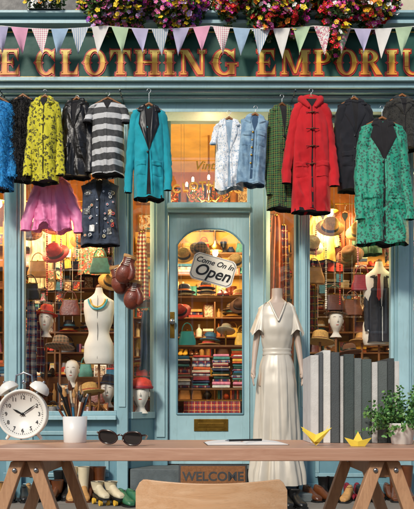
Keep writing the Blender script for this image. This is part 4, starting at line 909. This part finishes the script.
# alarm clock
CRE=pbr('clock_enamel','#e9e6dc',.3,var=.03,bst=.02); y=-4.15; k=K(y); cxx=(24-207)*k; cz=.9-(414-407)*k; r=.098
m=MB(); m.T=TR(cxx,y,cz)@RX(90)
m.lathe((0,0,-.03),[(.001,0),(r*.8,0),(r,.015),(r,.05),(r*1.03,.056),(r*1.02,.064),(r*.93,.062),(r*.91,.052),(.001,.052)],CRE,48)
m.T=TR(cxx,y,cz)
for sg in (-1,1):
    m.T=TR(cxx,y,cz)@RY(sg*32); m.tube([(0,0,r*.95),(0,0,r*1.18)],.005,STEEL,8); m.lathe((0,0,r*1.14),[(.042,0),(.041,.012),(.032,.027),(.015,.036),(.001,.038)],CRE,24); m.sph((0,0,r*1.14+.04),.006,STEEL,10,6)
    m.T=TR(cxx,y,cz)@RY(sg*145); m.tube([(0,0,r*.9),(0,0,r*1.27)],[.009,.006],CRE,10)
m.T=TR(cxx,y,cz); m.tube([(-.035,0,r*1.25),(-.032,0,r*1.6),(0,0,r*1.72),(.032,0,r*1.6),(.035,0,r*1.25)],.004,STEEL,8); m.tube([(0,0,r),(0,0,r*1.3)],.004,STEEL,8); m.sph((0,0,r*1.33),.010,STEEL,10,6)
yf=-.0235
for i in range(60):
    a=i*math.pi/30; l=.006 if i%5==0 else .003; m.T=TR(cxx,y,cz)@RY(math.degrees(a)); m.box(-.0008,.0008,yf-.001,yf,r*.84-l,r*.84,BLACK)
for a,l,w_ in ((-62,.045,.004),(55,.068,.003)): m.T=TR(cxx,y,cz)@RY(a); m.prism([(-w_*.4,-.012),(w_*.4,-.012),(w_,l*.6),(0,l),(-w_,l*.6)],yf-.004-.001*(a>0),yf-.003-.001*(a>0),BLACK)
m.T=TR(cxx,y,cz)@RX(90); m.lathe((0,0,-yf),[(.006,0),(.006,.006),(.001,.007)],BLACK,14)
m.T=Matrix(); ck=m.build('alarm_clock')
for i in range(1,13):
    a=i*math.pi/6; text('numeral',str(i),.022,(cxx+r*.68*math.sin(a),y+yf-.0008,cz+r*.68*math.cos(a)),BLACK,ck,ex=.0003)
# pencil pot
m=MB(); y=-4.12; k=K(y); x=(75-207)*k; hh=.108; rp=.05
m.lathe((x,y,DT),[(rp*.86,0),(rp*.92,.004),(rp,hh),(rp*.93,hh),(rp*.88,.01),(.001,.01)],WHITE,32)
rs=random.Random(21); PC=[GM[10],BLACK,GM[4],TAN,GM[3],GM[0],GM[15],WOODL,GM[2]]
for i in range(30):
    a=rs.uniform(0,6.28); q=rs.uniform(.2,.9)*rp*.85; L=rs.uniform(.15,.23); tx,ty=math.cos(a)*q,math.sin(a)*q; o_=rs.uniform(1.4,2.4); b0=Vector((x-tx*.3,y-ty*.3,DT+.012)); tp=Vector((x+tx*o_,y+ty*o_*.6,DT+L)); dv=(tp-b0)
    mt=PC[i%len(PC)]; kk=i%3
    if kk==0: m.tube([b0,tp],.0038,mt,6); m.tube([tp,tp+dv.normalized()*.014],[.0038,.0006],WOODL,6)
    elif kk==1: m.tube([b0,b0+dv*.8,b0+dv*.82,b0+dv*.93],[.003,.0045,.006,.006],mt,8); m.tube([b0+dv*.93,b0+dv,b0+dv*1.12],[.007,.010,.001],rs.choice([BLACK,BRN,TAN]),8)
    else: m.tube([b0,b0+dv*.9],[.004,.005],mt,8); m.tube([b0+dv*.9,tp],[.006,.006],STEEL,8)
m.build('pencil_pot')
# sunglasses
m=MB(); y=-4.38; k=K(y); x=(120-207)*k; z=DT+.031; LENS=pbr('dark_lens','#0c0a09',.08,var=.05,bst=0)
m.T=TR(x,y,z)@RZ(-12)@RY(3)@RX(8)
FR=pbr('tortoise','#2a140a',.2,var=.5,vs=60,coat=.5,bst=0)
for sg in (-1,1):
    pts=[(sg*(.047+.036*math.copysign(abs(math.cos(a))**.85,math.cos(a))*(1+.10*math.sin(a))),0,.025*math.copysign(abs(math.sin(a))**.9,math.sin(a))+.006*math.cos(a)*(1 if math.sin(a)>0 else 0)) for a in [2*math.pi*i/28 for i in range(29)]]
    m.tube(pts,.0034,FR,8,False); m.add([(p[0],.001,p[2]) for p in pts[:-1]],[tuple(range(28))],LENS)
    m.tube([(sg*.085,0,.014),(sg*.094,.01,.014),(sg*.085,.07,-.0),(sg*.06,.13,-.024)],[.004,.0035,.003,.0035],FR,8)
m.tube([(-.011,0,.008),(0,-.003,.013),(.011,0,.008)],.0034,FR,8); m.build('sunglasses')
# notebook + pen
m=MB(); y=-4.22; k=K(y); xa,xb=(206-207)*k,(284-207)*k; PAP=pbr('paper','#e9e7e2',.7,var=.02,bst=.02)
m.T=TR((xa+xb)/2,y,DT)@RZ(4); hw=(xb-xa)/2
for sg in (-1,1):
    rg=[[(sg*hw*u,-.10,.003+.011*math.sin(math.pi*min(1,u*1.0))**.6*(1-.4*u)),(sg*hw*u,.10,.003+.011*math.sin(math.pi*min(1,u))**.6*(1-.4*u)),(sg*hw*u,.10,.0015),(sg*hw*u,-.10,.0015)] for u in [i/12 for i in range(13)]]
    m.loft(rg,PAP,smooth=False)
m.box(-hw-.004,hw+.004,-.103,.103,.0002,.0014,BLACK)
m.tube([(-.07,-.05,.0165),(.065,-.01,.0165)],[.004,.0045],BLACK,10); m.tube([(-.07,-.05,.0165),(-.085,-.0545,.0155)],[.004,.0008],STEEL,10)
m.T=Matrix(); m.build('open_notebook')
# binders
BK=[('#cfccc6',311,319,355),('#55595c',319.6,323,352),('#d8d5ce',323.5,331,350),('#4a4f50',331.5,340,352),('#bdbbb6',341,344,356),('#3f4a48',344.5,354,354),('#6b7270',354.5,362,358),('#4f5a57',362.5,372,359),('#c9c6c0',372.6,378,362),('#5c625f',378.5,388,361),('#3b403f',388.5,395,358),('#cfccc6',395.5,400,361)]
m=MB(); y=-4.17; k=K(y)
for i,(c,a,b_,t) in enumerate(BK):
    mt=pbr('binder_%d'%i,c,.6,var=.12,vs=12,bs=200,bst=.25); x0,x1=(a-207)*k,(b_-207)*k; zt=.9+(407-t)*k; o_=U(0,.014)
    m.box(x0,x0+.0025,y+o_,y+.24,DT+.001,zt,mt); m.box(x1-.0025,x1,y+o_,y+.24,DT+.001,zt,mt); m.box(x0+.0026,x1-.0026,y+o_,y+o_+.003,DT+.001,zt,mt); m.box(x0+.003,x1-.003,y+o_+.0035,y+.235,DT+.003,zt-.006,PAP)
m.build('ring_binders',bevel=.0008)
YEL=pbr('yellow_paper','#ecd04a',.7,var=.05,bst=.02)
def boat(name,px,y,s,mt,rz):
    m=MB(); x=(px-207)*K(y); m.T=TR(x,y,DT+.001)@RZ(rz)@Matrix.Scale(s,4)
    v=[(-.5,0,.32),(.5,0,.32),(-.26,0,0),(.26,0,0),(0,-.17,.18),(0,.17,.18),(0,0,.55),(-.2,-.05,.16),(.2,-.05,.16),(0,-.12,0),(0,.12,0)]
    m.add(v,[(0,4,9,2),(4,1,3,9),(0,2,10,5),(5,10,3,1),(7,8,6),(2,9,3,10)],mt); m.build(name,recalc=False)
def crane(name,px,y,s,mt,rz):
    m=MB(); x=(px-207)*K(y); m.T=TR(x,y,DT+.001)@RZ(rz)@Matrix.Scale(s,4)
    v=[(0,0,0),(-.1,-.1,.12),(.1,-.1,.12),(-.1,.1,.12),(.1,.1,.12),(0,0,.36),(-.45,-.02,.62),(-.5,-.03,.5),(.5,.02,.7),(-.42,.28,.62),(.40,-.36,.60),(-.12,0,.2),(.12,0,.2)]
    m.add(v,[(0,1,5),(0,2,5),(0,3,5),(0,4,5),(0,1,11),(0,3,11),(11,1,6),(11,3,6),(6,7,1),(0,2,12),(12,4,8),(12,2,8),(5,1,10),(5,2,10),(5,3,9),(5,4,9),(1,2,10),(3,4,9)],mt); m.build(name,recalc=False)
crane('origami_crane',316,-4.36,.115,YEL,15); boat('origami_boat',358,-4.40,.10,YEL,-12)
# potted plant
m=MB(); y=-4.25; k=K(y); x=(402-207)*k; m.lathe((x,y,DT),[(.036,0),(.04,.003),(.052,.078),(.055,.083),(.05,.083),(.047,.072),(.001,.07)],WHITE,32); m.lathe((x,y,DT+.071),[(.047,0),(.001,.004)],DARK,20)
rs=random.Random(8); LP=[pbr('plant_leaf_a',(.09,.24,.05,1),.45,var=.3,vs=60),pbr('plant_leaf_b',(.17,.34,.09,1),.45,var=.3,vs=60),pbr('plant_leaf_c',(.04,.13,.03,1),.5)]
for i in range(90):
    a=rs.uniform(0,6.28); el=rs.uniform(.1,1.45); L=rs.uniform(.09,.175)*(1 if el<1 else 1.1); p0=Vector((x+math.cos(a)*.02,y+math.sin(a)*.02,DT+.07)); dv=Vector((math.cos(a)*math.cos(el),math.sin(a)*math.cos(el),math.sin(el))); pts=[p0+dv*L*t+Vector((0,0,-.05*t*t*math.cos(el))) for t in (0,.35,.7,1)]
    m.tube(pts,[.0014,.0012,.001,.0006],LP[2],5)
    for t in [q/11 for q in range(3,12)]:
        for sg in (-1,1):
            P=p0+dv*L*t+Vector((0,0,-.05*t*t*math.cos(el))); sd_=dv.cross(Vector((rs.uniform(-1,1),rs.uniform(-1,1),rs.uniform(.2,1)))).normalized()*sg; dr_=(sd_+dv*.5+Vector((0,0,rs.uniform(-.4,.5)))).normalized(); w_=dr_.cross(Vector((rs.uniform(-1,1),rs.uniform(-1,1),.5))).normalized()*.0055; l_=rs.uniform(.010,.018)
            m.add([P,P+dr_*l_*.35-w_,P+dr_*l_*.75-w_*.8,P+dr_*l_,P+dr_*l_*.75+w_*.8,P+dr_*l_*.35+w_],[(0,1,2,3,4,5)],rs.choice(LP),False)
m.build('potted_plant',recalc=False)
print('objects',len(bpy.data.objects))
